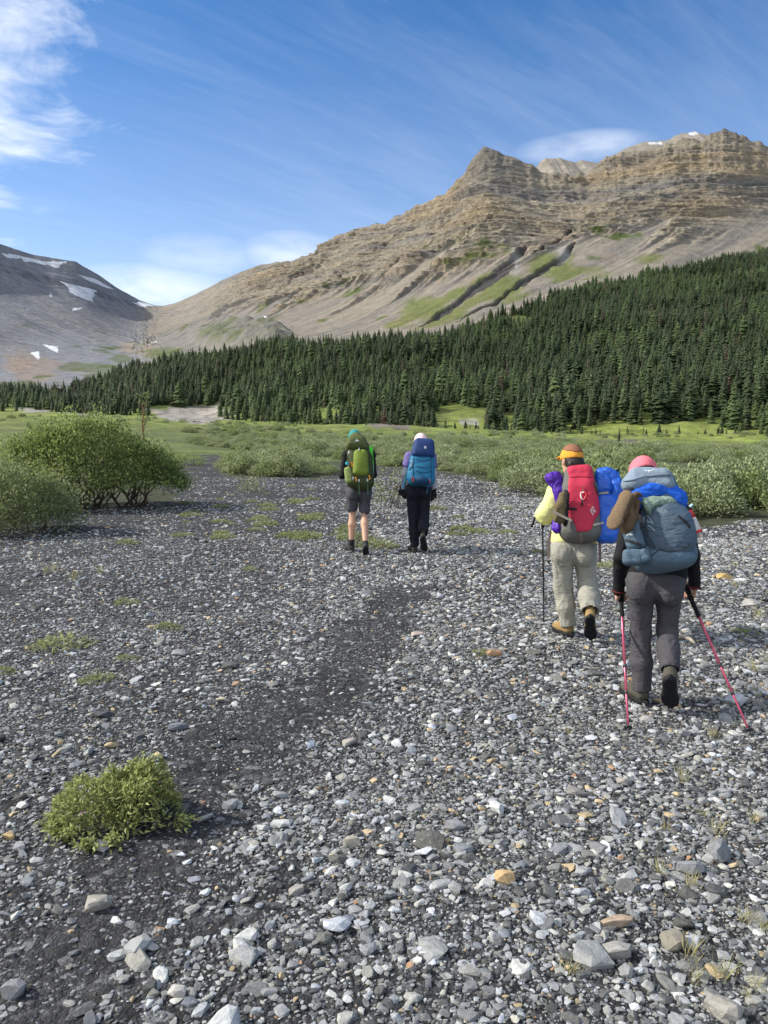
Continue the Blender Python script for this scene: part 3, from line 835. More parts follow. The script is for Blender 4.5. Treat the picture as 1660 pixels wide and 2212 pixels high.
fir_col = bpy.data.collections.new('conifer_shapes')
FIRS = []
for k, (slim, dead, mat) in enumerate([(.15, 0, M_FIR), (.19, 0, M_FIR), (.12, .08, M_FIR), (.24, 0, M_FIR), (.17, .1, M_FIR2), (.26, 0, M_LARCH), (.21, .05, M_LARCH), (.13, .35, M_DEAD)]):
    cr, tr = conifer(300 + k, slim, dead, 24 + k % 3 * 3)
    cr.materials.append(mat); tr.materials.append(M_BARK)
    FIRS.append((cr, tr, mat))
    # joined copy for the unnumbered rest of the forest
    bm = bmesh.new(); bm.from_mesh(cr); nfc = len(bm.faces); bm.from_mesh(tr)
    bm.faces.ensure_lookup_table()
    for i, fc in enumerate(bm.faces): fc.material_index = 0 if i < nfc else 1
    me = bpy.data.meshes.new('conifer'); bm.to_mesh(me); bm.free()
    me.materials.append(mat); me.materials.append(M_BARK)
    fir_col.objects.link(bpy.data.objects.new('conifer_shape%d' % k, me))

def forest_points():
    rs = np.random.default_rng(5)
    g = 3.25
    xs, ys = np.meshgrid(np.arange(-790, 860, g), np.arange(205, 1010, g))
    x = xs.ravel() + rs.uniform(-.5, .5, xs.size) * g * .95; y = ys.ravel() + rs.uniform(-.5, .5, xs.size) * g * .95
    t = x / y
    m = (np.abs(t) < .80) & (y > fb_Y(t) + (fbm(x * .022, y * .022, oct=4) - .5) * 95) & (y < ft_Y(t) + 12)
    x, y, t = x[m], y[m], t[m]
    z = gz(x, y); px, py = ground_px(x, y, z)
    jn = (fbm(x * .05, y * .02, oct=3) - .5)
    clear = np.zeros(len(x), bool)
    for cx, cy, rx, ry in [(1000, 903, 62, 24), (712, 898, 30, 16), (1040, 925, 90, 9), (830, 925, 80, 6), (200, 815, 45, 22), (120, 850, 40, 14), (400, 890, 100, 14), (330, 795, 40, 8), (1120, 690, 30, 10)]:
        clear |= ((px - cx) / rx) ** 2 + ((py - cy) / ry) ** 2 + jn * 1.2 < 1
    thin = rs.random(len(x)) < np.where(px < 230, .55, .9 - .35 * ss(.52, .66, fbm(x * .03 + 50, y * .03, oct=3))) * (1 - .5 * ss(-45, 0, y - ft_Y(t)))
    k = ~clear & thin
    x, y, z, t, px, py = x[k], y[k], z[k], t[k], px[k], py[k]
    zone = fbm(x * .012, y * .012, oct=3)
    H = np.clip(rs.normal(8.2, 2.9, len(x)) + (zone - .5) * 11, 2.4, 15.5)
    H = H * (.75 + .25 * ss(0, 30, y - fb_Y(t))) * (1 + .22 * ss(1080, 1250, px) * (1 - ss(60, 200, y - fb_Y(t))))
    u_ = rs.random(len(x)); pale = ss(.5, .66, fbm(x * .016 + 30, y * .016, oct=3))
    kind = np.where(u_ < .03 + .05 * ss(.52, .6, zone), 7, np.where(rs.random(len(x)) < .10 + .6 * pale, rs.integers(5, 7, len(x)), rs.integers(0, 5, len(x))))
    # loose small trees standing out on the meadow below the forest
    n = 90
    px2 = rs.uniform(560, 1680, n); e = rs.exponential(1.0, n)
    tt = (px2 - CX) / FPX; y2 = fb_Y(tt) - 4 - e * 14; x2 = tt * y2; z2 = gz(x2, y2)
    H2 = rs.uniform(1.2, 4.2, n)
    return (np.concatenate([x, x2]), np.concatenate([y, y2]), np.concatenate([z, z2]), np.concatenate([H, H2]),
            np.concatenate([kind, rs.integers(0, 7, n)]), np.concatenate([np.zeros(len(x), bool), np.ones(n, bool)]))
fx, fy, fz, fH, fk, fsmall = forest_points()
nf = len(fx); rsF = np.random.default_rng(9)
frot = np.stack([rsF.normal(0, .02, nf), rsF.normal(0, .02, nf), rsF.uniform(0, 6.28, nf)], 1)
fw = fH * rsF.uniform(.85, 1.4, nf)
ft_ = fx / fy
front = fy - fb_Y(ft_)
inview = np.abs(ft_) < .5
score = np.where(inview, fH / fy * np.where(front < 26, 1.0, np.where(front < 60, .6, .2)), 0)
first = np.argsort(-score)[:300]
firstset = np.zeros(nf, bool); firstset[first] = True
BINS = [(-99, 110, 'at the left picture edge'), (110, 300, 'above the large willow shrub'), (300, 480, 'above the pale rock bank'), (480, 640, 'right of the rock bank'),
        (640, 780, 'behind the green backpack'), (780, 950, 'behind the blue backpack'), (950, 1110, 'beside the grassy clearing'), (1110, 1300, 'behind the orange cap'),
        (1300, 1460, 'behind the coral cap'), (1460, 9999, 'towards the right picture edge')]
SIDE = lambda px: [b[2] for b in BINS if b[0] <= px < b[1]][0] if px > -99 else BINS[0][2]
for k in first:
    kd = int(fk[k]); cr, tr, mt = FIRS[kd]
    px_, _ = ground_px(fx[k], fy[k], fz[k])
    o = empty('conifer_tree', (fx[k], fy[k], fz[k]), float(frot[k, 2])); o.scale = (fw[k], fw[k], fH[k])
    link('crown', cr, None, o); link('trunk', tr, None, o)
    sort = 'dark green conifer' if kd < 5 else ('pale green conifer' if kd < 7 else 'reddish brown dead conifer')
    size = 'small ' if fsmall[k] else ('tall ' if fH[k] > 9.5 else 'medium ' if fH[k] > 7.5 else 'short ')
    where = 'out on the meadow' if fsmall[k] else 'at the lower forest edge'
    form = '' if fsmall[k] else ('slim ', 'full ', 'ragged ', 'broad ', 'patchy ', 'broad ', 'full ', '')[kd]
    where = where if fsmall[k] else ('in the front row' if front[k] < 0 else 'in the second row' if front[k] < 14 else 'deeper in the forest')
    lab = size + form + sort + ' ' + where + ' ' + SIDE(px_)
    tag(o, lab, 'tree', lab.replace('conifer', 'conifers').replace('standing', 'standing'))
rr_ = ~firstset
forest = instance_cloud('forest', np.stack([fx, fy, fz], 1)[rr_], frot[rr_], np.stack([fw, fw, fH], 1)[rr_], fk[rr_], fir_col)
tag(forest, 'dense dark conifer forest covering the slope under the mountain', 'forest', kind='stuff')
print('trees', nf)

# ------------------------------------------------------------------ shrubs
M_WILLOW = leaf_mat('willow_leaves', (.21, .265, .105), (.315, .35, .215), .42, .75)
M_WILLOW3 = leaf_mat('green_willow_leaves', (.20, .245, .11), (.21, .25, .12), .4, .45)
M_WILLOW2 = leaf_mat('yellow_willow_leaves', (.215, .275, .09), (.225, .285, .10), .4, .75)
M_HERB = leaf_mat('herb_leaves', (.22, .255, .10), (.27, .29, .14), .38, .5)
M_CUSH = leaf_mat('cushion_leaves', (.30, .33, .12), (.31, .34, .13), .35, .55)
M_DRY = leaf_mat('dry_grass', (.42, .37, .18), (.32, .32, .14), .3, .4)
M_TWIG = wood_mat('twig_bark', (.045, .036, .028), (.12, .095, .07), 40)
M_RED = wood_mat('reddish_bark', (.16, .07, .04), (.24, .12, .07), 40)

def leaves(P, D, L, Wd, rs, curl=.15, N0=None):
    """rhombus leaves at P, pointing along D: verts, faces, shade"""
    n = len(P); D = D / (np.linalg.norm(D, axis=1)[:, None] + 1e-9)
    rnd = rs.normal(size=(n, 3))
    if N0 is None: N0 = np.array([-.5, -.1, .8])[None]
    rnd = rnd * .5 + N0; sd = np.cross(D, rnd); sd /= np.linalg.norm(sd, axis=1)[:, None] + 1e-9
    nr = np.cross(sd, D)
    L = L * rs.uniform(.65, 1.25, n); Wd = Wd * rs.uniform(.7, 1.2, n)
    a = P; b = P + D * (L * .5)[:, None] + sd * (Wd * .5)[:, None] + nr * (L * curl * .4)[:, None]
    c = P + D * L[:, None] - nr * (L * curl)[:, None]; d = P + D * (L * .5)[:, None] - sd * (Wd * .5)[:, None] + nr * (L * curl * .4)[:, None]
    V = np.stack([a, b, c, d], 1).reshape(-1, 3); i = np.arange(n)[:, None] * 4
    F = np.concatenate([i + np.array([[0, 1, 3]]), i + np.array([[1, 2, 3]])], 0)
    sh = np.repeat(rs.random(n), 4)
    return V, F, sh

def leaf_mesh(name, V, F, sh, mat):
    me = np_mesh(name, V, F, False)
    a = me.attributes.new('shade', 'FLOAT', 'POINT'); a.data.foreach_set('value', np.asarray(sh, np.float32))
    me.materials.append(mat)
    return me

def shrub(seed, w_, d_, h_, nclump, per, leaf, stems, mat, low=.08, spread=.09, stemr=.008, umbrella=0.0, rim=.72):
    """foliage mesh and stems mesh of a rounded multi-stemmed shrub, base at the origin"""
    rs = np.random.default_rng(seed)
    th = rs.uniform(0, 6.28, nclump); u_ = rs.random(nclump) ** .6
    ph = rs.random(nclump)
    rad = np.sqrt(rs.random(nclump)) ** .7
    cxp = np.cos(th) * rad * w_ / 2; cyp = np.sin(th) * rad * d_ / 2
    topz = h_ * np.clip(1 - rad ** 3.2 * rim, .05, 1) * (.70 + .5 * vn(cxp * 2.2 + seed, cyp * 2.2))
    depth = rs.random(nclump) ** 2.4
    lowz = np.minimum(topz, np.maximum(h_ * max(low, umbrella * .72), topz * umbrella))
    czp = topz - (topz - lowz) * depth
    sho = rs.random(nclump) < .13; czp = np.where(sho, topz + h_ * rs.uniform(.02, .13, nclump), czp)
    C = np.stack([cxp, cyp, czp], 1)
    n = nclump * per
    P = np.repeat(C, per, 0) + rs.normal(0, spread, (n, 3)) * np.array([1, 1, .8])
    P[:, 2] = np.maximum(P[:, 2], .01)
    out = P / np.array([w_ * .5, d_ * .5, h_])[None]
    D = out + np.array([0, 0, .55]) + rs.normal(0, .55, (n, 3))
    V, F, sh = leaves(P, D, leaf, leaf * .58, rs, .15, out * .3 + np.array([-.55, -.1, .8]))
    fol = leaf_mesh('foliage', V, F, sh, mat)
    mb = MB()
    for k in range(stems):
        c = C[rs.integers(0, nclump)]
        b = np.array([c[0] * .25, c[1] * .25, -.03]) + np.array([rs.normal(0, .06 * w_), rs.normal(0, .05 * d_), 0])
        m1 = b + (c - b) * .4 + np.array([0, 0, .07 * h_]) * rs.uniform(-1, 1) + rs.normal(0, .03 * h_, 3)
        m2 = b + (c - b) * .75 + rs.normal(0, .03 * h_, 3)
        r0 = stemr * rs.uniform(.6, 1.4)
        mb.tube([b, m1, m2, c], [r0, r0 * .75, r0 * .5, r0 * .25], 4)
    st_ = mb.mesh('stems'); st_.materials.append(M_TWIG)
    return fol, st_

bush_col = bpy.data.collections.new('willow_shapes'); BUSH = []
for k in range(6):
    w_, h_ = [(1.9, .95), (1.6, 1.05), (2.2, .9), (1.5, .85), (2.0, 1.1), (1.3, .75)][k]
    fol, stm = shrub(500 + k, w_, w_ * .85, h_, 150, 17, .088, 30, M_WILLOW, .07, .08)
    BUSH.append((fol, stm, w_))
    bm = bmesh.new(); bm.from_mesh(fol); nfc = len(bm.faces); bm.from_mesh(stm)
    for i, fc in enumerate(bm.faces): fc.material_index = 0 if i < nfc else 1
    me = bpy.data.meshes.new('willow'); bm.to_mesh(me); bm.free(); me.materials.append(M_WILLOW); me.materials.append(M_TWIG)
    bush_col.objects.link(bpy.data.objects.new('willow_shape%d' % k, me))

THICKET = np.array([flat_xy(*p) for p in [(1130, 1056), (1180, 1072), (1300, 1100), (1520, 1140), (1700, 1128), (2200, 1150), (2200, 985), (1500, 972), (1200, 966), (900, 962), (650, 957), (380, 956), (395, 972), (440, 978), (700, 984), (740, 1000), (850, 1007), (950, 1015), (1050, 1032)]])
ISLE = np.array([flat_xy(*p) for p in [(478, 1014), (520, 1026), (640, 1030), (700, 1026), (690, 1008), (600, 1000), (490, 1003)]])
def thicket_points():
    rs = np.random.default_rng(21)
    x = []; y = []
    g = 1.22
    xs, ys = np.meshgrid(np.arange(-44, 82, g), np.arange(12, 125, g))
    xs = xs.ravel() + rs.uniform(-.5, .5, xs.size) * g; ys = ys.ravel() + rs.uniform(-.5, .5, ys.size) * g
    m = pip(THICKET, xs, ys) | pip(ISLE, xs, ys)
    m &= (ys < 55) | (rs.random(xs.size) < .75)
    xs, ys = xs[m], ys[m]
    ins = np.abs(xs / ys) < .82
    xs, ys = xs[ins], ys[ins]
    gap = fbm(xs * .13, ys * .09, oct=2)
    k = (gap > .42) | (ys < 27)
    xs, ys = xs[k], ys[k]
    s = np.clip(rs.normal(.90, .20, len(xs)), .5, 1.2) * (1 - .3 * ss(24, 60, ys))
    # scattered low bushes farther out on the meadow
    n = 1700
    yf = np.exp(rs.uniform(np.log(58), np.log(270), n)); tf = rs.uniform(-.55, .55, n); xf = tf * yf
    kf = fbm(xf * .04, yf * .02, oct=3) > .47
    xf, yf = xf[kf], yf[kf]
    return np.concatenate([xs, xf]), np.concatenate([ys, yf]), np.concatenate([s, rs.uniform(.6, 1.4, len(xf))])
bx, by, bs_ = thicket_points()
bz = gz(bx, by); nbush = len(bx); rsB = np.random.default_rng(4)
bk = rsB.integers(0, 6, nbush); brot = np.stack([np.zeros(nbush), np.zeros(nbush), rsB.uniform(-.7, .7, nbush)], 1)
bsc = np.stack([bs_, bs_, bs_ * rsB.uniform(.65, 1.1, nbush)], 1)
sc_ = np.where((np.abs(bx / by) < .52), bs_ / by, 0)
fst = np.argsort(-sc_)[:300]; isf = np.zeros(nbush, bool); isf[fst] = True
for k in fst:
    fol, stm, w_ = BUSH[bk[k]]
    o = empty('willow_bush', (bx[k], by[k], bz[k]), float(brot[k, 2])); o.scale = tuple(bsc[k])
    link('foliage', fol, None, o); link('stems', stm, None, o)
    px_, py_ = ground_px(bx[k], by[k], bz[k])
    rowp = 'at the front of the thicket' if by[k] < 19 else ('amid the thicket' if by[k] < 30 else 'far back in the thicket')
    near_ = 'behind the green backpack' if px_ < 820 else 'behind the blue backpack' if px_ < 1000 else 'left of the orange cap' if px_ < 1170 else 'behind the red pack' if px_ < 1290 else 'behind the slate pack' if px_ < 1490 else 'right of the spray can' if px_ < 1580 else 'at the right picture edge'
    sz_ = 'large ' if bs_[k] > 1.05 else 'small ' if bs_[k] < .85 else ''
    if pip(ISLE, np.array([bx[k]]), np.array([by[k]]))[0]: lab = sz_ + ('spreading ', 'upright ', 'wide ', 'round ', 'tall ', 'compact ')[bk[k]] + 'low sage willow bush on the gravel left of the green backpack'
    else: lab = sz_ + ('spreading ', 'upright ', 'wide ', 'round ', 'tall ', 'compact ')[bk[k]] + 'sage willow bush ' + rowp + ' ' + near_
    tag(o, lab, 'bush', lab.replace(' bush', ' bushes'))
q_ = ~isf
th_ = instance_cloud('willow_thicket', np.stack([bx, by, bz], 1)[q_], brot[q_], bsc[q_], bk[q_], bush_col)
tag(th_, 'low grey green willow scrub spreading over the far valley floor', 'scrub', kind='stuff')
print('bushes', nbush)

# the big willow on the left: bare stems below, an umbrella of leaves above
def hero_shrub(name, px_, py_, w_, d_, h_, label, seed, nclump, per, leaf, stems, mat, umb, stemr, low=.08, spread=.12):
    g_ = gpt(px_, py_)
    fol, stm = shrub(seed, w_, d_, h_, nclump, per, leaf, 2, mat, low, spread, stemr, umb, .52 if umb > .5 else .72)
    o = empty(name, tuple(g_)); link('foliage', fol, None, o)
    rs = np.random.default_rng(seed + 1)
    for k in range(stems):
        mb = MB()
        a = rs.uniform(0, 6.28); bx_ = rs.uniform(-.30, .30) * w_; b = np.array([bx_, rs.normal(0, .06) * d_, -.05])
        tip = np.array([np.clip(bx_ * 1.35 + rs.normal(0, .08) * w_, -.40 * w_, .40 * w_), rs.normal(0, .15) * d_, h_ * rs.uniform(.55, .74)])
        pts = [b]
        for f in (.25, .5, .75): pts.append(b + (tip - b) * f + rs.normal(0, .045 * h_, 3) + np.array([0, 0, -.05 * h_ * math.sin(3.14 * f)]))
        pts.append(tip); r0 = stemr * rs.uniform(.6, 1.3)
        mb.tube(pts, [r0, r0 * .85, r0 * .65, r0 * .45, r0 * .2], 6)
        for j in range(6):
            i0 = rs.integers(1, 4); q0 = pts[i0]; q1 = q0 + np.array([rs.normal(0, .08) * w_, rs.normal(0, .08) * d_, rs.uniform(.12, .32) * h_]); q1[0] = np.clip(q1[0], -.42 * w_, .42 * w_); qm = (q0 + q1) / 2 + rs.normal(0, .03 * h_, 3)
            q1[2] = min(q1[2], h_ * .8)
            mb.tube([q0, qm, q1], [r0 * .45, r0 * .32, r0 * .12], 4)
        me = mb.mesh('stem'); me.materials.append(M_TWIG); link('stem', me, None, o)
    tag(o, label, 'shrub')
    return o
hero_shrub('willow_shrub', 195, 1100, 4.5, 3.2, 2.0, 'large rounded willow shrub with dark bare stems at the left edge of the gravel', 41, 1500, 24, .074, 50, M_WILLOW2, .47, .026, .1, .10)
hero_shrub('willow_shrub', 20, 1150, 2.3, 2.0, 1.22, 'grey green willow shrub cropped by the left edge of the picture', 43, 620, 24, .06, 16, M_WILLOW3, .12, .014)
hero_shrub('willow_shrub', -95, 1125, 2.4, 2.2, 1.45, 'leafy willow shrub between the two left shrubs, cut off by the picture edge', 47, 380, 20, .06, 10, M_WILLOW2, .2, .014)
hero_shrub('willow_shrub', 848, 1098, .85, .7, 1.0, 'thin open willow shrub on the gravel between the two far hikers', 51, 90, 7, .05, 14, M_WILLOW2, .15, .008, .1, .06)
hero_shrub('willow_shrub', 405, 1005, 1.8, 1.4, .62, 'low brownish green willow shrub right behind the large shrub', 53, 120, 14, .07, 10, M_WILLOW2, .05, .01)
hero_shrub('willow_shrub', 545, 1062, .55, .5, .38, 'small yellowish shrub on the gravel left of the green backpack hiker', 55, 60, 10, .05, 8, M_HERB, .05, .005)

def sapling():
    g_ = gpt(300, 1090); g_ = np.array([g_[0] + .0, g_[1] + .5, g_[2]])
    o = empty('willow_sapling', tuple(g_)); rs = np.random.default_rng(71)
    mb = MB(); H = 2.75
    pts = [np.array([0, 0, 0]), np.array([.03, 0, 1.2]), np.array([-.01, 0, 2.0]), np.array([.06, 0, 2.35]), np.array([.13, 0, H])]
    mb.tube(pts, [.022, .02, .015, .009, .003], 6)
    Ls = []
    for k in range(16):
        z0 = rs.uniform(1.75, 2.4); q0 = np.array([.01, 0, z0]); q1 = q0 + np.array([rs.normal(.03, .12), rs.normal(0, .1), rs.uniform(.12, .4)])
        mb.tube([q0, (q0 + q1) / 2 + rs.normal(0, .02, 3), q1], [.007, .005, .002], 4); Ls.append(q1)
    me = mb.mesh('trunk'); me.materials.append(M_RED); link('trunk', me, None, o)
    Ls = np.array(Ls + [pts[-1]] * 3)
    P = np.repeat(Ls, 12, 0) + rs.normal(0, .05, (len(Ls) * 12, 3)); D = rs.normal(0, 1, (len(P), 3)) + np.array([0, 0, .6])
    link('crown', leaf_mesh('crown', *leaves(P, D, .055, .022, rs), M_WILLOW2), None, o)
    tag(o, 'thin sapling with reddish bare twigs rising above the large willow shrub', 'sapling')
sapling()

# ---- low herbs and grass tufts on the gravel
def herb(seed, w_, h_, n, leaf, wl):
    rs = np.random.default_rng(seed)
    a = rs.uniform(0, 6.28, n); r_ = np.sqrt(rs.random(n)); edge = .75 + .5 * vn(np.cos(a) * 1.5 + seed, np.sin(a) * 1.5)
    P = np.stack([np.cos(a) * r_ * w_ / 2 * edge, np.sin(a) * r_ * w_ / 2 * .8 * edge, np.zeros(n)], 1)
    P[:, 2] = h_ * (1 - r_ ** 2) * rs.random(n) * .85
    D = P * np.array([1.6, 1.6, .5]) / w_ + np.array([0, 0, .55]) + rs.normal(0, .35, (n, 3))
    return leaves(P, D, leaf, wl, rs, .25)
def tuft(seed, w_, h_, n):
    rs = np.random.default_rng(seed)
    P = np.column_stack([rs.normal(0, w_ * .18, (n, 2)), np.zeros(n)]); D = np.column_stack([rs.normal(0, .42, (n, 2)), np.ones(n)])
    return leaves(P, D, h_, .0045, rs, .12)
HERB = [leaf_mesh('leaves', *herb(80 + k, .42, .09, 300, .05, .013), M_HERB) for k in range(4)]
TUFT = [leaf_mesh('blades', *tuft(90 + k, .15, .17, 26), M_DRY) for k in range(3)]
def plant(px_, py_, size, label, kind='herb', hz=1.0):
    g_ = gpt(px_, py_)
    me = (HERB if kind == 'herb' else TUFT)[random.randrange(4 if kind == 'herb' else 3)]
    o = link('herb_clump' if kind == 'herb' else 'grass_tuft', me); o.location = (g_[0], g_[1], g_[2] - .005); o.rotation_euler = (0, 0, random.uniform(-.8, .8)); o.scale = (size, size, size * hz)
    lab, grp = (label, None) if isinstance(label, str) else label
    tag(o, lab, 'plant' if kind == 'herb' else 'grass', grp)
plant(132, 1398, 1.15, 'largest low green herb clump on the left gravel below the shrubs', hz=1.1)
plant(213, 1470, .62, 'green herb clump between the largest left clump and the foreground cushion')
plant(360, 1357, .68, 'green herb clump with dry stalks right of the largest left clump')
plant(272, 1303, .66, 'small round green herb clump on bare gravel above the larger left ones')
plant(275, 1174, .95, 'flat green herb clump in front of the large willow shrub')
plant(270, 1424, .45, 'small herb clump just below and right of the largest left clump')
plant(8, 1452, .5, 'green herb clump cut off by the left picture edge')
plant(628, 1160, 1.25, 'green herb patch left of the bare legged hiker')
plant(540, 1230, .5, 'tiny green herb clump on gravel below the patch left of the shorts')
plant(815, 1182, 1.6, 'green herb patch beside the right foot of the hiker in shorts')
plant(770, 1165, 1.5, 'green herb patch under the feet of the hiker in shorts')
plant(1045, 1412, .45, 'small green herb clump alone on gravel in the middle')
plant(1613, 1368, .55, 'green herb clump right of the pink trekking pole')
plant(1310, 1225, .9, 'green herb clump between the two near hikers')
plant(1170, 1195, .7, 'green herb clump just left of the thin black pole')
rsg = np.random.default_rng(31)
fl_group = ('low green herb clump scattered on the gravel between the shrubs and far hikers', 'herb clumps scattered on the middle gravel')
for k in range(60):
    px_ = rsg.uniform(385, 790) if k % 5 else rsg.uniform(860, 1120); py_ = rsg.uniform(1030, 1165)
    sz_ = rsg.uniform(.4, 1.3)
    lab_ = ('large' if sz_ > 1.2 else 'small' if sz_ < .85 else 'medium') + ' low green herb clump on the gravel ' + ('right of the large willow shrub' if px_ < 520 else 'left of the shorts hiker' if px_ < 700 else 'around the shorts hiker' if px_ < 800 else 'right of the navy hiker') + (', far back' if py_ < 1075 else ', nearer' if py_ > 1120 else '')
    plant(px_, py_, sz_, (lab_, lab_.replace('clump', 'clumps')), hz=rsg.uniform(.6, 1.2))
tf_group = ('thin dry yellowish grass tuft on the right hand gravel', 'dry grass tufts on the right gravel')
for k in range(30):
    px_ = 1660 - rsg.exponential(170); py_ = rsg.uniform(1200, 2180)
    if px_ < 1130 or (1160 < px_ < 1540 and py_ < 1540): continue
    lab_ = 'thin dry grass tuft on gravel ' + ('at the right picture edge' if px_ > 1560 else 'below the right pink pole' if px_ > 1400 else 'below the left pink pole') + (' near the bottom edge' if py_ > 1900 else ' level with the boots' if py_ < 1560 else '')
    plant(px_, py_, rsg.uniform(.3, .6) + (.35 if py_ < 1500 else 0), (lab_, lab_.replace('tuft', 'tufts')), 'tuft')
for px_, py_ in [(118, 1235), (158, 1255), (215, 1240), (100, 1240)]:
    plant(px_, py_, .9, ('thin dry grass tuft on the gravel below the left shrubs', 'dry grass tufts on the left gravel'), 'tuft')

def cushion():
    g_ = gpt(278, 1765); o = empty('cushion_plant', tuple(g_))
    rs = np.random.default_rng(61)
    n = 4200
    a = rs.uniform(0, 6.28, n); r_ = np.sqrt(rs.random(n)); edge = .55 + .85 * vn(np.cos(a) * 2.2 + 4, np.sin(a) * 2.2)
    X = np.cos(a) * r_ * .245 * edge; Y_ = np.sin(a) * r_ * .245 * edge
    top = .205 * np.sqrt(np.clip(1 - r_ ** 2, 0, 1)) * (.6 + .7 * vn(X * 14, Y_ * 14)) * (1 + .4 * ss(0, .2, X)) + .01
    P = np.stack([X, Y_, top * (1 - rs.random(n) ** 2 * .8)], 1)
    cc_ = [(-.24, -.16, .05), (-.17, -.22, .06), (-.29, -.08, .03), (.26, -.10, .05), (.02, -.25, .05), (-.08, -.27, .045), (-.27, .06, .06)]
    for j_, (a_, b_, h0) in enumerate(cc_):
        sl_ = slice(j_ * 70, j_ * 70 + 70); P[sl_] = np.array([a_, b_, 0]) + rs.normal(0, .022, (70, 3)); P[sl_, 2] = rs.uniform(0, h0, 70)
    D = P * np.array([2.2, 2.2, 1.0]) + np.array([0, 0, .5]) + rs.normal(0, .42, (n, 3))
    link('leaves', leaf_mesh('leaves', *leaves(P, D, .040, .0125, rs, .2), M_CUSH), None, o)
    mb = MB()
    for k in range(60):
        i = rs.integers(0, n); mb.tube([np.array([P[i, 0] * .4, P[i, 1] * .4, -.01]), P[i]], [.0022, .0015], 4)
    me = mb.mesh('stems'); me.materials.append(M_TWIG); link('stems', me, None, o)
    mp, tp = new_mat('aster_petals'); finish(tp, (.52, .36, .55, 1), .6)
    my, ty = new_mat('aster_centre'); finish(ty, (.65, .33, .05, 1), .7)
    for dx, dy, dz in [(-.155, -.12, .075), (-.135, -.11, .085), (.13, .02, .15)]:
        mb = MB()
        for k in range(14):
            w_ = 6.283 * k / 14; e = np.array([math.cos(w_), math.sin(w_), .25]); s_ = np.array([-math.sin(w_), math.cos(w_), 0]) * .0022
            b = np.array([dx, dy, dz]); mb.add([b - s_, b + s_, b + e * .016 + s_, b + e * .016 - s_], [(0, 1, 2, 3)])
        me = mb.mesh('flower'); me.materials.append(mp); fl = link('flower', me, None, o)
        mb = MB(); mb.tube([np.array([dx, dy, dz - .06]), np.array([dx, dy, dz]), np.array([dx, dy, dz + .005])], [.0015, .003, .0055], 7)
        me = mb.mesh('flower_centre'); me.materials.append(my); link('flower_centre', me, None, fl)
    tag(o, 'dense bright green cushion plant with small purple asters in the foreground gravel', 'plant')
cushion()
# ------------------------------------------------------------------ soft bodies: distance fields turned into one skin
def V3(*a): return np.array(a, float)
def unit(v): v = np.asarray(v, float); return v / (np.linalg.norm(v) + 1e-12)
def lin(r, g, b):
    f = lambda c: (c / 255 / 12.92) if c <= 10 else ((c / 255 + .055) / 1.055) ** 2.4
    return (f(r), f(g), f(b))

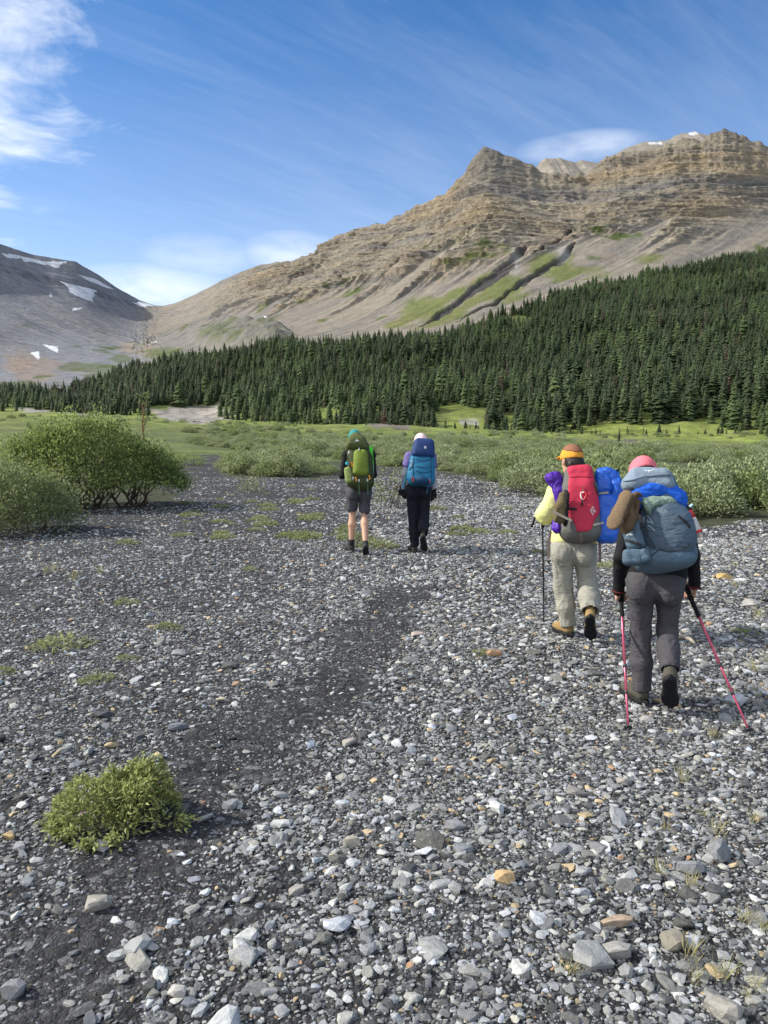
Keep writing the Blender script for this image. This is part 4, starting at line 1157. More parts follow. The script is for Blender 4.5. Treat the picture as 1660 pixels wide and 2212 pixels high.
class Vox:
    def __init__(self, lo, hi, h):
        self.lo = np.asarray(lo, float); self.h = h
        self.n = np.ceil((np.asarray(hi, float) - self.lo) / h).astype(int) + 1
        self.F = np.full(self.n, 1.0, np.float32)
        self.ax = [(self.lo[i] + np.arange(self.n[i]) * h).astype(np.float32) for i in range(3)]
    def win(self, lo, hi):
        i0 = np.clip(np.floor((np.asarray(lo) - self.lo) / self.h).astype(int), 0, self.n - 1)
        i1 = np.clip(np.ceil((np.asarray(hi) - self.lo) / self.h).astype(int) + 1, 1, self.n)
        sl = tuple(slice(a, b) for a, b in zip(i0, i1))
        X = self.ax[0][sl[0]][:, None, None]; Y = self.ax[1][sl[1]][None, :, None]; Z = self.ax[2][sl[2]][None, None, :]
        return sl, X, Y, Z
    def put(self, sl, d, k, sub=False):
        A = self.F[sl]
        if A.size == 0: return
        d = np.broadcast_to(d, A.shape)
        if sub: A = -A
        if k > 0:
            hh = np.clip(.5 + .5 * (A - d) / k, 0, 1)
            o = A * (1 - hh) + d * hh - k * hh * (1 - hh)
        else: o = np.minimum(A, d)
        self.F[sl] = -o if sub else o
    def cone(self, a, b, ra, rb, k=.02, e=None, f=1.0, sub=False):
        a = np.asarray(a, float); b = np.asarray(b, float); m = max(ra, rb) * max(1, f) + 2 * k + 2 * self.h
        sl, X, Y, Z = self.win(np.minimum(a, b) - m, np.maximum(a, b) + m)
        ab = b - a; L = ab @ ab + 1e-12
        x, y, z = X - a[0], Y - a[1], Z - a[2]
        t = np.clip((x * ab[0] + y * ab[1] + z * ab[2]) / L, 0, 1)
        x, y, z = x - t * ab[0], y - t * ab[1], z - t * ab[2]
        if e is not None:
            c = (x * e[0] + y * e[1] + z * e[2]) * (1 / f - 1)
            x, y, z = x + e[0] * c, y + e[1] * c, z + e[2] * c
        self.put(sl, np.sqrt(x * x + y * y + z * z) - (ra + (rb - ra) * t), k, sub)
        return self
    def local(self, c, M, m):
        c = np.asarray(c, float); sl, X, Y, Z = self.win(c - m, c + m)
        x, y, z = X - c[0], Y - c[1], Z - c[2]
        M = np.eye(3) if M is None else M                  # columns: local axes
        return sl, [x * M[0, i] + y * M[1, i] + z * M[2, i] for i in range(3)]
    def ell(self, c, r, M=None, k=.02, sub=False):
        m = max(r) + 2 * k + 2 * self.h
        sl, q = self.local(c, M, m)
        k0 = np.sqrt(sum((q[i] / r[i]) ** 2 for i in range(3))); k1 = np.sqrt(sum((q[i] / r[i] ** 2) ** 2 for i in range(3))) + 1e-9
        self.put(sl, k0 * (k0 - 1) / k1, k, sub); return self
    def box(self, c, half, rd, M=None, k=.02, taper=0.0, bulge=0.0, sub=False):
        """rounded box; taper narrows it towards +z, bulge swells the -y side"""
        m = math.sqrt(sum(h_ * h_ for h_ in half)) + 2 * k + bulge + 2 * self.h
        sl, q = self.local(c, M, m)
        x, y, z = q
        sc_ = 1 - taper * (z / half[2])
        y = y + bulge * np.clip(1 - (x / half[0]) ** 2, 0, 1) * np.clip(1 - (z / half[2]) ** 2, 0, 1) * (y < 0)
        a = [np.abs(x) - (half[0] * sc_ - rd), np.abs(y) - (half[1] - rd), np.abs(z) - (half[2] - rd)]
        d = np.sqrt(sum(np.maximum(t, 0) ** 2 for t in a)) + np.minimum(np.maximum(np.maximum(a[0], a[1]), a[2]), 0) - rd
        self.put(sl, d, k, sub); return self
    def cut(self, p, n):
        """keep only the side the normal points away from"""
        n = unit(n)
        d = (self.ax[0][:, None, None] - p[0]) * n[0] + (self.ax[1][None, :, None] - p[1]) * n[1] + (self.ax[2][None, None, :] - p[2]) * n[2]
        self.F = np.maximum(self.F, d.astype(np.float32)); return self
    def surf(self):
        F, lo, h = self.F, self.lo, self.h
        S_ = F < 0
        s8 = sum(S_[i:F.shape[0] - 1 + i, j:F.shape[1] - 1 + j, k:F.shape[2] - 1 + k].astype(np.int8) for i in (0, 1) for j in (0, 1) for k in (0, 1))
        act = (s8 > 0) & (s8 < 8)
        idx = np.full(act.shape, -1, np.int64); I, J, K = np.nonzero(act); idx[I, J, K] = np.arange(len(I))
        cor = [(i, j, k) for i in (0, 1) for j in (0, 1) for k in (0, 1)]
        val = {c: F[I + c[0], J + c[1], K + c[2]] for c in cor}
        acc = np.zeros((len(I), 3)); cnt = np.zeros(len(I))
        for c in cor:
            for axn in range(3):
                if c[axn]: continue
                d = list(c); d[axn] = 1; d = tuple(d)
                va, vb = val[c], val[d]; m = (va < 0) != (vb < 0)
                t = np.where(m, va / np.where(m, va - vb, 1), 0)
                p = np.tile(np.array(c, float), (len(I), 1)); p[:, axn] += t
                acc += p * m[:, None]; cnt += m
        V = (acc / cnt[:, None] + np.stack([I, J, K], 1)) * h + lo
        Fs = []
        for axn in range(3):
            o1, o2 = [(1, 2), (2, 0), (0, 1)][axn]
            sh = [slice(None)] * 3; sh2 = [slice(None)] * 3
            sh[axn] = slice(0, -1); sh2[axn] = slice(1, None)
            ch = S_[tuple(sh)] != S_[tuple(sh2)]
            st_ = S_[tuple(sh)]
            g = np.stack(np.nonzero(ch), 1)
            ok = (g[:, o1] >= 1) & (g[:, o2] >= 1) & (g[:, o1] < act.shape[o1]) & (g[:, o2] < act.shape[o2])
            g = g[ok]
            if not len(g): continue
            def cell(a, b):
                q = g.copy(); q[:, o1] -= a; q[:, o2] -= b
                return idx[q[:, 0], q[:, 1], q[:, 2]]
            quad = np.stack([cell(1, 1), cell(0, 1), cell(0, 0), cell(1, 0)], 1)
            flip = ~st_[g[:, 0], g[:, 1], g[:, 2]]
            quad[flip] = quad[flip][:, ::-1]
            Fs.append(quad)
        Fq = np.concatenate(Fs); Fq = Fq[(Fq >= 0).all(1)]
        return V, Fq

def vnormals(V, Fq):
    n = np.cross(V[Fq[:, 2]] - V[Fq[:, 0]], V[Fq[:, 3]] - V[Fq[:, 1]])
    N = np.zeros_like(V)
    for i in range(4): np.add.at(N, Fq[:, i], n)
    return N / (np.linalg.norm(N, axis=1)[:, None] + 1e-12)

def folds(amp, freq, seed=0, stretch=(1, 1, 1)):
    """creases of cloth: ridged noise along the surface normal"""
    def f(V):
        a = V * np.array(stretch) * freq + seed * 13.7
        n1 = vn(*(a + 3 * (fbm(a[:, 0] * .5, a[:, 1] * .5, a[:, 2] * .5, oct=2)[:, None] - .5)).T)
        n2 = vn(*(a * 2.3 + 5).T)
        return amp * ((1 - np.abs(n1 - .5) * 3.2) * .8 + (n2 - .5) * .5 - .3)
    return f

def skin(name, vox, mat, parent, disp=None, extra=None):
    V, Fq = vox.surf()
    if disp is not None: V = V + vnormals(V, Fq) * disp(V)[:, None]
    if extra:
        for V2, F2 in extra: Fq = np.concatenate([Fq, F2 + len(V)]); V = np.concatenate([V, V2])
    org = np.array(parent.matrix_world.translation) if parent is not None else 0
    pr = parent
    off = np.zeros(3)
    while pr is not None: off = off + np.array(pr.location); pr = pr.parent
    o = link(name, np_mesh(name, V - off, Fq, True), mat, parent)
    o['_v'] = 0; del o['_v']
    return o

def fabric(name, rgb, rough=.8, weave=900, wr=.25, spec=.2, var=.12, wscale=14, sheen=0.0):
    m, t = new_mat(name)
    pos = t.n('ShaderNodeTexCoord').outputs['Object']
    n1 = t.noise(t.n('ShaderNodeMapping', {0: pos, 'Scale': (.8, .8, 1.9), 'Rotation': (.3, .25, 0)}).outputs[0], wscale, 5, .62, 1.2); n2 = t.noise(pos, weave, 2, .5); n3 = t.noise(pos, 4.0, 3, .5)
    c = t.mix(1.0, rgb, t.ramp(n3, [(.3, 1 - var), (.7, 1 + var)]), 'MULTIPLY')
    c = t.mix(1.0, c, t.ramp(n2, [(.3, .9), (.7, 1.1)]), 'MULTIPLY')
    h = t.math('ADD', n1, t.math('MULTIPLY', n2, .04))
    finish(t, c, rough, h, wr, .03, spec, **({'Sheen Weight': sheen} if sheen else {}))
    return m

def plain(name, rgb, rough=.5, spec=.4, metal=0.0):
    m, t = new_mat(name)
    pos = t.n('ShaderNodeTexCoord').outputs['Object']
    n = t.noise(pos, 60, 4, .6)
    c = t.mix(1.0, rgb, t.ramp(n, [(.3, .85), (.7, 1.12)]), 'MULTIPLY')
    finish(t, c, rough, n, .08, .01, spec, Metallic=metal)
    return m

def skin_mat():
    m, t = new_mat('skin')
    pos = t.n('ShaderNodeTexCoord').outputs['Object']
    n = t.noise(pos, 18, 4, .6)
    finish(t, t.mix(n, (.48, .27, .18), (.60, .37, .26)), .55, t.noise(pos, 300, 2, .5), .1, .002, .35)
    return m
M_SKIN = skin_mat()
M_BLACK = fabric('black_knit', (.012, .012, .014), .8, 700, .25)
M_BOOTG = fabric('boot_grey', (.085, .078, .062), .85, 500, .3)
M_SOLE = plain('rubber_sole', (.014, .014, .015), .75, .25)
M_TAN = fabric('boot_tan', (.30, .20, .085), .8, 500, .3)
M_BOOTD = fabric('boot_dark', (.05, .05, .046), .85, 500, .3)
M_EYE = plain('eye', (.05, .035, .025), .15, .5)

A1 = lambda cx, cy: (1124 + .3229 * cx, 933.8 + .3229 * cy)
A2 = lambda cx, cy: (674.4 + .1979 * cx, 899.2 + .1979 * cy)

def hand_cones(vx, wr, d, n, s, curl=.9, sc=1.0, fat=1.0):
    """palm, four fingers of different lengths with three joints each, and a thumb"""
    d, n, s = unit(d), unit(n), unit(s)
    M = np.stack([s, n, d], 1)
    vx.box(wr + d * .048 * sc, (.039 * sc, .0135 * sc * fat, .045 * sc), .012 * sc, M, .008)
    vx.cone(wr - d * .03, wr + d * .015 * sc, .026 * sc * fat, .024 * sc * fat, .015, n, .75)
    for i, (o, L) in enumerate([(.029, .92), (.010, 1.0), (-.009, .94), (-.027, .76)]):
        p = wr + d * (.088 * sc) + s * o * sc; a = .25 + .06 * i
        for seg, (l, r0, r1) in enumerate([(.042, .0092, .0086), (.027, .0086, .008), (.021, .008, .0068)]):
            a += curl * (.55, .8, .55)[seg]
            q = p + (d * math.cos(a) + n * math.sin(a)) * l * L * sc
            vx.cone(p, q, r0 * sc * fat, r1 * sc * fat, .004); p = q
    p = wr + d * .026 * sc + s * .030 * sc
    q = p + unit(d * .6 + s * .75 + n * .45) * .042 * sc; vx.cone(p, q, .0135 * sc * fat, .010 * sc * fat, .008)
    r_ = q + unit(d * .75 + s * .1 + n * .75) * .033 * sc; vx.cone(q, r_, .010 * sc * fat, .0075 * sc * fat, .004)

def boot(parent, heel, fwd, up, mat, name='boot', sole=M_SOLE, L=.285, h=.007, high=.15, lugs=True, accent=None, cuff=None):
    """boot in its own frame: heel point on the sole, toe direction, up direction"""
    fwd = unit(fwd); up = unit(np.asarray(up) - fwd * (np.asarray(up) @ fwd)); side = np.cross(fwd, up)
    s = L / .285
    P = lambda a, b, c: heel + fwd * a * s + side * b * s + up * c * s
    pts = [P(a, b, c) for a in (-.04, .33) for b in (-.09, .09) for c in (-.03, high + .09)]
    lo, hi = np.min(pts, 0), np.max(pts, 0)
    v = Vox(lo, hi, h)
    v.cone(P(.045, 0, .065), P(.17, .0, .055), .038 * s, .043 * s, .02).cone(P(.17, 0, .055), P(.245, 0, .045), .043 * s, .035 * s, .02)
    v.cone(P(.055, 0, .06), P(.06, 0, high), .042 * s, .044 * s, .02, side, .9)
    v.cone(P(.10, 0, .12), P(.16, 0, .075), .036 * s, .034 * s, .02)
    v.cut(P(0, 0, .022), -up); v.cut(P(0, 0, high + .02), up)
    o = skin(name, v, mat, parent, folds(.0025, 30, 2))
    v = Vox(lo, hi, min(h, .006))
    sl, X, Y, Z = v.win(lo, hi)
    x, y, z = X - heel[0], Y - heel[1], Z - heel[2]
    a = (x * fwd[0] + y * fwd[1] + z * fwd[2]) / s; b = (x * side[0] + y * side[1] + z * side[2]) / s; c = (x * up[0] + y * up[1] + z * up[2]) / s
    wd = np.interp(a, [-.02, .0, .02, .06, .11, .16, .205, .245, .27, .288, .3], [.0, .014, .036, .042, .038, .045, .054, .049, .038, .014, 0]).astype(np.float32)
    d = np.maximum(np.abs(b + .004 * np.sin(a * 14)) - wd, np.maximum(-c, c - .034)) * s
    if lugs:
        lug = (np.sin(a * 270) > -.2) & (np.abs(np.sin(b * 150 + np.floor(a * 43) * 1.6)) > .35)
        d = np.maximum(d, np.where(lug | (c > .009), -1, .009 - c))
    v.put(sl, d, 0)
    so = skin('sole', v, sole, o)
    if cuff is not None:
        v = Vox(lo, hi + .06, h)
        v.cone(P(.055, 0, high - .02), P(.05, 0, high + .05), .043 * s, .046 * s, .01)
        skin('sock', v, cuff, parent)
    return o

def head_parts(root, J, hd, hair, hat, hat_top=None, h=.007, turn=0.0, tilt=0.0, sc=1.0, bill=True, bun=False, nm='cap'):
    """face features go into the body; returns the frame. hair and cap become children"""
    f = unit(V3(math.sin(turn), math.cos(turn), -math.sin(tilt))); r_ = unit(np.cross(f, V3(0, 0, 1))); u_ = np.cross(r_, f)
    return np.stack([r_, f, u_], 1)

def add_head(v, c, M, sc=1.0):
    P = lambda a, b, d: c + (M @ V3(a, b, d)) * sc
    v.ell(P(0, -.005, .02), (.076 * sc, .095 * sc, .098 * sc), M, .02)
    v.ell(P(0, .025, -.05), (.056 * sc, .066 * sc, .068 * sc), M, .03)       # jaw
    v.cone(P(0, .088, .012), P(0, .108, -.028), .009, .0135, .012)          # nose
    v.ell(P(0, .088, -.062), (.024, .010, .008), M, .006)                    # lips
    for s in (-1, 1):
        v.ell(P(.078 * s, -.008, -.008), (.011, .022, .034), M, .008)        # ears
        v.ell(P(.031 * s, .094, .012), (.016, .012, .010), M, .008, sub=True)  # eye sockets
    return P

def cap(root, c, M, sc, mat, mat2=None, h=.007, bill=True, name='cap', rim=.012):
    P = lambda a, b, d: c + (M @ V3(a, b, d)) * sc
    m = .2
    v = Vox(c - m, c + m + .05, h)
    v.ell(P(0, -.006, .028), (.091 * sc, .112 * sc, .108 * sc), M, 0)
    v.cut(P(0, 0, rim), M @ V3(0, -.12, -1))
    o = skin(name, v, mat, root, folds(.002, 22, 5))
    if bill:
        v = Vox(c - m, c + m, .006)
        v.ell(P(0, .10, .03), (.075 * sc, .085 * sc, .012 * sc), M @ np.array(Matrix.Rotation(R(-12), 3, 'X')), 0)
        v.ell(P(0, .0, .02), (.078 * sc, .098 * sc, .09 * sc), M, 0, sub=True)
        skin('cap_bill', v, mat2 or mat, o)
    return o

def hair_mesh(root, c, M, sc, mat, h=.007, bun=None, length=.10):
    P = lambda a, b, d: c + (M @ V3(a, b, d)) * sc
    v = Vox(c - .26, c + .2, h)
    v.ell(P(0, -.016, .02), (.081 * sc, .096 * sc, .098 * sc), M, .01)
    v.cone(P(-.035, -.075, -.03), P(-.03, -.07, -.06 - length * .4), .045, .03, .03).cone(P(.035, -.075, -.03), P(.03, -.07, -.06 - length * .4), .045, .03, .03)
    v.ell(P(0, .075, -.03), (.07, .075, .10), M, .01, sub=True)
    v.cut(P(0, 0, .03), M @ V3(0, .12, 1))
    if bun is not None: v.ell(P(*bun), (.045, .042, .045), M, .02)
    return skin('hair', v, mat, root, folds(.004, 34, 3, (1, 1, .35)))

def person(label, J, h, T):
    """J: joints in the world; T: what is worn. One continuous body, clothes and shoes as its children"""
    root = empty('person', tuple(J['root'])); tag(root, label, 'person')
    allp = np.array([v for k, v in J.items() if k not in ('root',) and isinstance(v, np.ndarray) and v.shape == (3,)])
    lo, hi = allp.min(0) - .16, allp.max(0) + .2
    ff = unit(V3(*J.get('front', (0, 1, 0))))
    rr = unit(np.cross(ff, V3(0, 0, 1)))
    # ---- body
    v = Vox(lo, hi, max(h, .009))
    MT = np.stack([rr, ff, V3(0, 0, 1)], 1)
    hw = T.get('hip', .17)
    v.ell(J['pelvis'], (hw * .76, .080, .10), MT, .03)
    v.cone(J['pelvis'], J['waist'], .085, .095, .03, rr, 1.2).cone(J['waist'], J['chest'], .105, .12, .05, rr, 1.25)
    v.cone(J['chest'], J['neck'] - (J['neck'] - J['chest']) * .15, .12, .07, .05, rr, 1.3)
    v.cone(J['lsh'], J['rsh'], .055, .055, .05)
    v.cone(J['neck'], J['head'], .054, .052, .03)
    for s in 'lr':
        v.cone(J[s + 'sh'], J[s + 'el'], .047, .038, .03).cone(J[s + 'el'], J[s + 'wr'], .037, .025, .02)
        v.cone(J[s + 'hip'], J[s + 'kn'], .062, .048, .02)
        k_, a_ = J[s + 'kn'], J[s + 'an']
        mid = k_ + (a_ - k_) * .33 - ff * .015
        v.cone(k_, mid, .046, T.get('calf', .046), .02).cone(mid, a_, T.get('calf', .046), .034, .02)
    MH = J['MH']; hs = J.get('hs', 1.0)
    P = add_head(v, J['head'], MH, hs)
    ex = []
    for s in 'lr':
        if s + 'hd' in J:
            d_, n_, s_, cu = J[s + 'hd']
            hv = Vox(J[s + 'wr'] - .15, J[s + 'wr'] + .15, .0042 if h < .01 else .007)
            hand_cones(hv, J[s + 'wr'], d_, n_, s_, cu, T.get('hand', .95)); ex.append(hv.surf())
    skin('body', v, M_SKIN, root, None, ex)
    for s in (-1, 1):
        ev = Vox(J['head'] - .16, J['head'] + .16, .004); ev.ell(P(.031 * s, .083, .012), (.012, .012, .012), None, 0)
        skin('eye', ev, M_EYE, root)
    # ---- legs
    if 'trousers' in T:
        mt, R_ = T['trousers'], T['legr']
        v = Vox(lo, hi, h)
        v.ell(J['pelvis'] + V3(0, 0, -.0), (hw, .112, .12), MT, .03)
        v.cone(J['pelvis'], J['waist'], .118, .114, .04, rr, 1.28)
        for s, sg in (('l', -1), ('r', 1)):
            bt = J['pelvis'] + rr * sg * hw * .50 - ff * .052 + V3(0, 0, -.055)
            v.ell(bt, (.082, .092, .098), MT, .022)
            r4 = R_[s] if isinstance(R_, dict) else R_
            kn, an = J[s + 'kn'], J[s + 'an']
            if T.get('shorts'):
                v.cone(J[s + 'hip'], J[s + 'hem'], r4[0], r4[2], .035); continue
            v.cone(J[s + 'hip'], kn, r4[0], r4[1], .035)
            hem = J.get(s + 'hem')
            if hem is None: hem = an + (kn - an) * T.get('hemf', .06)
            mid = kn + (hem - kn) * .5 - ff * .01
            v.cone(kn, mid, r4[1], (r4[1] + r4[2]) / 2 + .006, .03).cone(mid, hem, (r4[1] + r4[2]) / 2 + .006, r4[2], .03)
        v.cone(J['pelvis'] - ff * .165 + V3(0, 0, .03), J['pelvis'] - ff * .125 + V3(0, 0, -.17), .008, .012, .02, sub=True)
        # hollow the leg ends so the hems are open cloth edges
        for s in 'lr':
            kn, an = J[s + 'kn'], J[s + 'an']; hem = J.get(s + 'hem')
            if hem is None: hem = an + (kn - an) * T.get('hemf', .06)
            d_ = unit(hem - (J[s + 'hip'] if T.get('shorts') else kn)); r4 = R_[s] if isinstance(R_, dict) else R_
            m = r4[2] * 1.6 + .06
            sl, X, Y, Z = v.win(hem + d_ * .02 - m, hem + d_ * .02 + m)
            pl = (X - hem[0]) * d_[0] + (Y - hem[1]) * d_[1] + (Z - hem[2]) * d_[2]
            v.F[sl] = np.maximum(v.F[sl], np.broadcast_to(pl, v.F[sl].shape))
            v.cone(hem - d_ * .05, hem + d_ * .03, r4[2] - .012, r4[2] - .007, 0, sub=True)
        if 'waist_cut' in T: v.cut(J['waist'] + V3(0, 0, T['waist_cut']), V3(0, 0, 1))
        skin(T.get('legname', 'trousers'), v, mt, root, folds(T.get('fold', .007), T.get('foldf', 15), 1, T.get('foldst', (1.2, 1.2, .55))))
    # ---- upper body
    mt = T['top']; ar = T['armr']
    v = Vox(lo, hi, h)
    tw = T.get('torso', 1.3)
    v.cone(J['pelvis'] + (J['waist'] - J['pelvis']) * T.get('tophem', .55), J['waist'], .138, .128, .04, rr, tw).cone(J['waist'], J['chest'], .125, .135, .05, rr, tw)
    v.cone(J['chest'], J['neck'] - (J['neck'] - J['chest']) * .2, .135, .078, .05, rr, 1.35)
    b_ = J['pelvis'] + (J['waist'] - J['pelvis']) * T.get('tophem', .55) - V3(0, 0, .03)
    v.cut(b_, J['pelvis'] - J['waist'])
    v.cut(J['neck'] + V3(0, 0, .03), V3(0, .2, 1)) if T.get('collar', True) else None
    v.cone(J['lsh'], J['rsh'], ar[0] + .008, ar[0] + .008, .05)
    for s in 'lr':
        el, wr = J[s + 'el'], J[s + 'wr']; sh = J[s + 'sh']
        if T.get('short'):
            e_ = sh + (el - sh) * .48; v.cone(sh, e_, ar[0] + .014, ar[0] + .016, .03)
        else:
            v.cone(sh, el, ar[0], ar[1], .03)
            cuf = wr + (wr - el) * .0; v.cone(el, cuf, ar[1], ar[2], .02)
    skin(T.get('topname', 'jacket'), v, mt, root, folds(T.get('tfold', .006), 16, 4))
    if T.get('short'):
        for s in 'lr':
            v = Vox(lo, hi, h)
            el, wr = J[s + 'el'], J[s + 'wr']; sh = J[s + 'sh']
            v.cone(sh + (el - sh) * .3, el, ar[0], ar[1], .02).cone(el, wr, ar[1], ar[2], .02)
            skin('long_sleeve', v, T['under'], root, folds(.004, 18, 6))
    return root
# ------------------------------------------------------------------ the four hikers
def mk(A, Y0):
    return lambda cx, cy, dy=0.0: at(*A(cx, cy), Y0 + dy)

M_CHAR = fabric('charcoal_trousers', lin(76, 74, 78), .75, 900, .6, .25)
M_SAGE = fabric('sage_trousers', lin(160, 158, 146), .85, 800, .6, .15)
M_SHORT = fabric('grey_shorts', lin(80, 80, 86), .85, 800, .6, .15)
M_NAVY = fabric('navy_trousers', (.010, .012, .020), .75, 800, .25, .2)
M_YEL = fabric('yellow_jacket', lin(230, 229, 148), .7, 700, .3, .2)
M_PURPT = fabric('purple_shirt', lin(112, 100, 152), .85)
M_GREYS = fabric('grey_sleeve', lin(165, 165, 172), .85)
M_PINK = fabric('coral_cap', lin(236, 122, 134), .8)
M_PALE = fabric('pale_pink_cap', lin(238, 205, 205), .8)
M_ORANGE = fabric('orange_cap', lin(228, 158, 60), .8)
M_CAPBR = fabric('brown_cap', lin(140, 96, 74), .8)
M_TEAL = fabric('teal_cap', lin(55, 140, 140), .8)
M_HAIR = fabric('dark_hair', (.020, .013, .009), .5, 300, .5, .35)
M_WHITE = plain('white_print', (.75, .75, .74), .6)
M_DSTRAP = fabric('dark_strap', (.03, .03, .033), .7)

def heading(g): return math.atan2(g[0], g[1])
def swing(J, j, cx, cy, dy, az, toe=(.05, .58, -.81), up=(0, .81, .58)):
    """raised foot, sole towards the camera: heel, toe and up directions; sets the ankle above it"""
    Rz = np.array(Matrix.Rotation(-az, 3, 'Z')); f = unit(Rz @ V3(*toe)); u_ = unit(Rz @ V3(*up)); hl = j(cx, cy, dy)
    J['ran'] = hl + f * .055 + u_ * .115; J['rhem'] = J['ran'] + (J['rkn'] - J['ran']) * .10 - unit(J['rkn'] - J['ran']) * .03
    return hl, f, u_
def stance(J, j, cx, cy, dy, az, out, gz_):
    hl = j(cx, cy, dy); hl[2] = gz_ + .002
    f = unit(V3(math.sin(az - out), math.cos(az - out), 0))
    J['lan'] = hl + f * .055 + V3(0, 0, .11); J['lhem'] = J['lan'] + V3(0, 0, -.025) - f * .005
    return hl, f, V3(0, 0, 1)

def headframe(turn=0.0, tilt=0.0, roll=0.0):
    m = Matrix.Rotation(-turn, 3, 'Z') @ Matrix.Rotation(-tilt, 3, 'X') @ Matrix.Rotation(roll, 3, 'Y')
    return np.array(m)

# --- hiker with the coral cap, nearest
g4 = gpt(*A1(815, 1830)); Y4 = g4[1]; j4 = mk(A1, Y4)
J4 = dict(root=g4, pelvis=j4(912, 985, .02), waist=j4(915, 890, .06), chest=j4(905, 610, .20), neck=j4(868, 380, .33), head=j4(826, 292, .38),
          lsh=j4(735, 545, .20), lel=j4(675, 835, .08), lwr=j4(660, 1058, .18), rsh=j4(1090, 545, .20), rel=j4(1155, 830, .06), rwr=j4(1168, 1018, .14),
          lhip=j4(815, 1000, .01), lkn=j4(808, 1340, .08), lan=j4(812, 1745, .02), rhip=j4(1000, 1000, .01), rkn=j4(985, 1330, .06), ran=j4(1004, 1615, -.22),
          front=(math.sin(heading(g4)), math.cos(heading(g4)), 0), MH=headframe(heading(g4) - .2, .45, -.06))
st4 = stance(J4, j4, 842, 1838, -.01, heading(g4), .55, g4[2]); sw4 = swing(J4, j4, 1003, 1655, -.28, heading(g4))
J4['lhd'] = (V3(.1, .75, -.65), V3(1, -.1, 0), V3(0, .65, .75), .95); J4['rhd'] = (V3(.15, .6, -.8), V3(-1, .1, 0), V3(0, .8, .6), .75)
person('person in charcoal trousers and coral cap, bent forward with two pink poles', J4, .0075,
       dict(trousers=M_CHAR, legr=(.086, .060, .056), hip=.166, top=M_BLACK, armr=(.052, .043, .036), topname='black_top', tophem=.35, fold=.006, foldf=20, waist_cut=-.03))
p4 = [o for o in COL.objects if o.name.startswith('person')][-1]
cap(p4, J4['head'], J4['MH'], 1.0, M_PINK)
hair_mesh(p4, J4['head'], J4['MH'], 1.0, M_HAIR, length=.05)
boot(p4, *st4, M_BOOTG, h=.007)
boot(p4, *sw4, M_BOOTG, h=.007, high=.16)

# --- hiker with the yellow jacket
g3 = gpt(*A1(300, 1372)); Y3 = g3[1]; j3 = mk(A1, Y3)
J3 = dict(root=g3, pelvis=j3(358, 765, .02), waist=j3(360, 680, .04), chest=j3(365, 450, .16), neck=j3(352, 285, .22), head=j3(343, 190, .24),
          lsh=j3(250, 400, .17), lel=j3(168, 555, .12), lwr=j3(150, 545, .35), rsh=j3(475, 400, .17), rel=j3(560, 560, .16), rwr=j3(540, 590, .40),
          lhip=j3(285, 790, .01), lkn=j3(288, 1030, .07), lan=j3(312, 1300, .0), rhip=j3(432, 790, .01), rkn=j3(452, 1015, .05), ran=j3(474, 1215, -.25),
          front=(math.sin(heading(g3)), math.cos(heading(g3)), 0), MH=headframe(heading(g3) - .55, .05, .04))
st3 = stance(J3, j3, 345, 1376, -.01, heading(g3), .55, g3[2]); sw3 = swing(J3, j3, 470, 1240, -.30, heading(g3))
J3['lhd'] = (V3(.1, 1, -.25), V3(.3, .2, -.9), V3(.9, 0, .3), .9); J3['rhd'] = (V3(-.3, 1, -.1), V3(-.3, .2, -.9), V3(-.9, 0, .3), .6)
person('person in yellow jacket, sage trousers and orange cap, walking left of the grey pack', J3, .009,
       dict(trousers=M_SAGE, legr=dict(l=(.095, .075, .064), r=(.095, .076, .074)), hip=.178, top=M_YEL, armr=(.075, .078, .055), tophem=.55, fold=.008, foldf=16, tfold=.008))
p3 = [o for o in COL.objects if o.name.startswith('person')][-1]
cp = cap(p3, J3['head'], J3['MH'], 1.0, M_ORANGE, M_ORANGE)
v = Vox(J3['head'] - .2, J3['head'] + .25, .007)
Mh = J3['MH']; v.ell(J3['head'] + Mh @ V3(0, -.008, .031), (.0945, .1155, .112), Mh, 0); v.cut(J3['head'] + Mh @ V3(0, -.02, .085), Mh @ V3(0, .15, -1))
skin('cap_crown', v, M_CAPBR, cp)
hair_mesh(p3, J3['head'], J3['MH'], 1.0, M_HAIR, bun=(.0, -.095, -.03), length=.08)
boot(p3, *st3, M_TAN, h=.008)
boot(p3, *sw3, M_TAN, h=.007, L=.28, high=.16)

# --- hiker in shorts
g1 = gpt(*A2(428, 1480)); Y1 = g1[1]; j1 = mk(A2, Y1)
J1 = dict(root=g1, pelvis=j1(515, 800, .02), waist=j1(515, 735, .03), chest=j1(515, 520, .10), neck=j1(485, 335, .17), head=j1(465, 248, .20),
          lsh=j1(375, 420, .10), lel=j1(330, 650, .06), lwr=j1(400, 560, .33), rsh=j1(650, 420, .10), rel=j1(672, 640, .06), rwr=j1(610, 560, .33),
          lhip=j1(440, 820, .01), lkn=j1(440, 1070, .07), lan=j1(436, 1400, .0), rhip=j1(585, 820, .01), rkn=j1(572, 1070, .04), ran=j1(592, 1375, -.30),
          front=(math.sin(heading(g1)), math.cos(heading(g1)), 0), MH=headframe(heading(g1) - .1, .3))
st1_ = stance(J1, j1, 445, 1488, -.02, heading(g1), .35, g1[2]); sw1 = swing(J1, j1, 583, 1430, -.38, heading(g1))
J1['lhem'] = j1(436, 1035, .06); J1['rhem'] = j1(570, 1062, .04)
J1['lhd'] = (V3(.3, .5, .6), V3(.6, .3, -.5), V3(0, 0, 1), 1.0); J1['rhd'] = (V3(-.3, .5, .6), V3(-.6, .3, -.5), V3(0, 0, 1), 1.0)
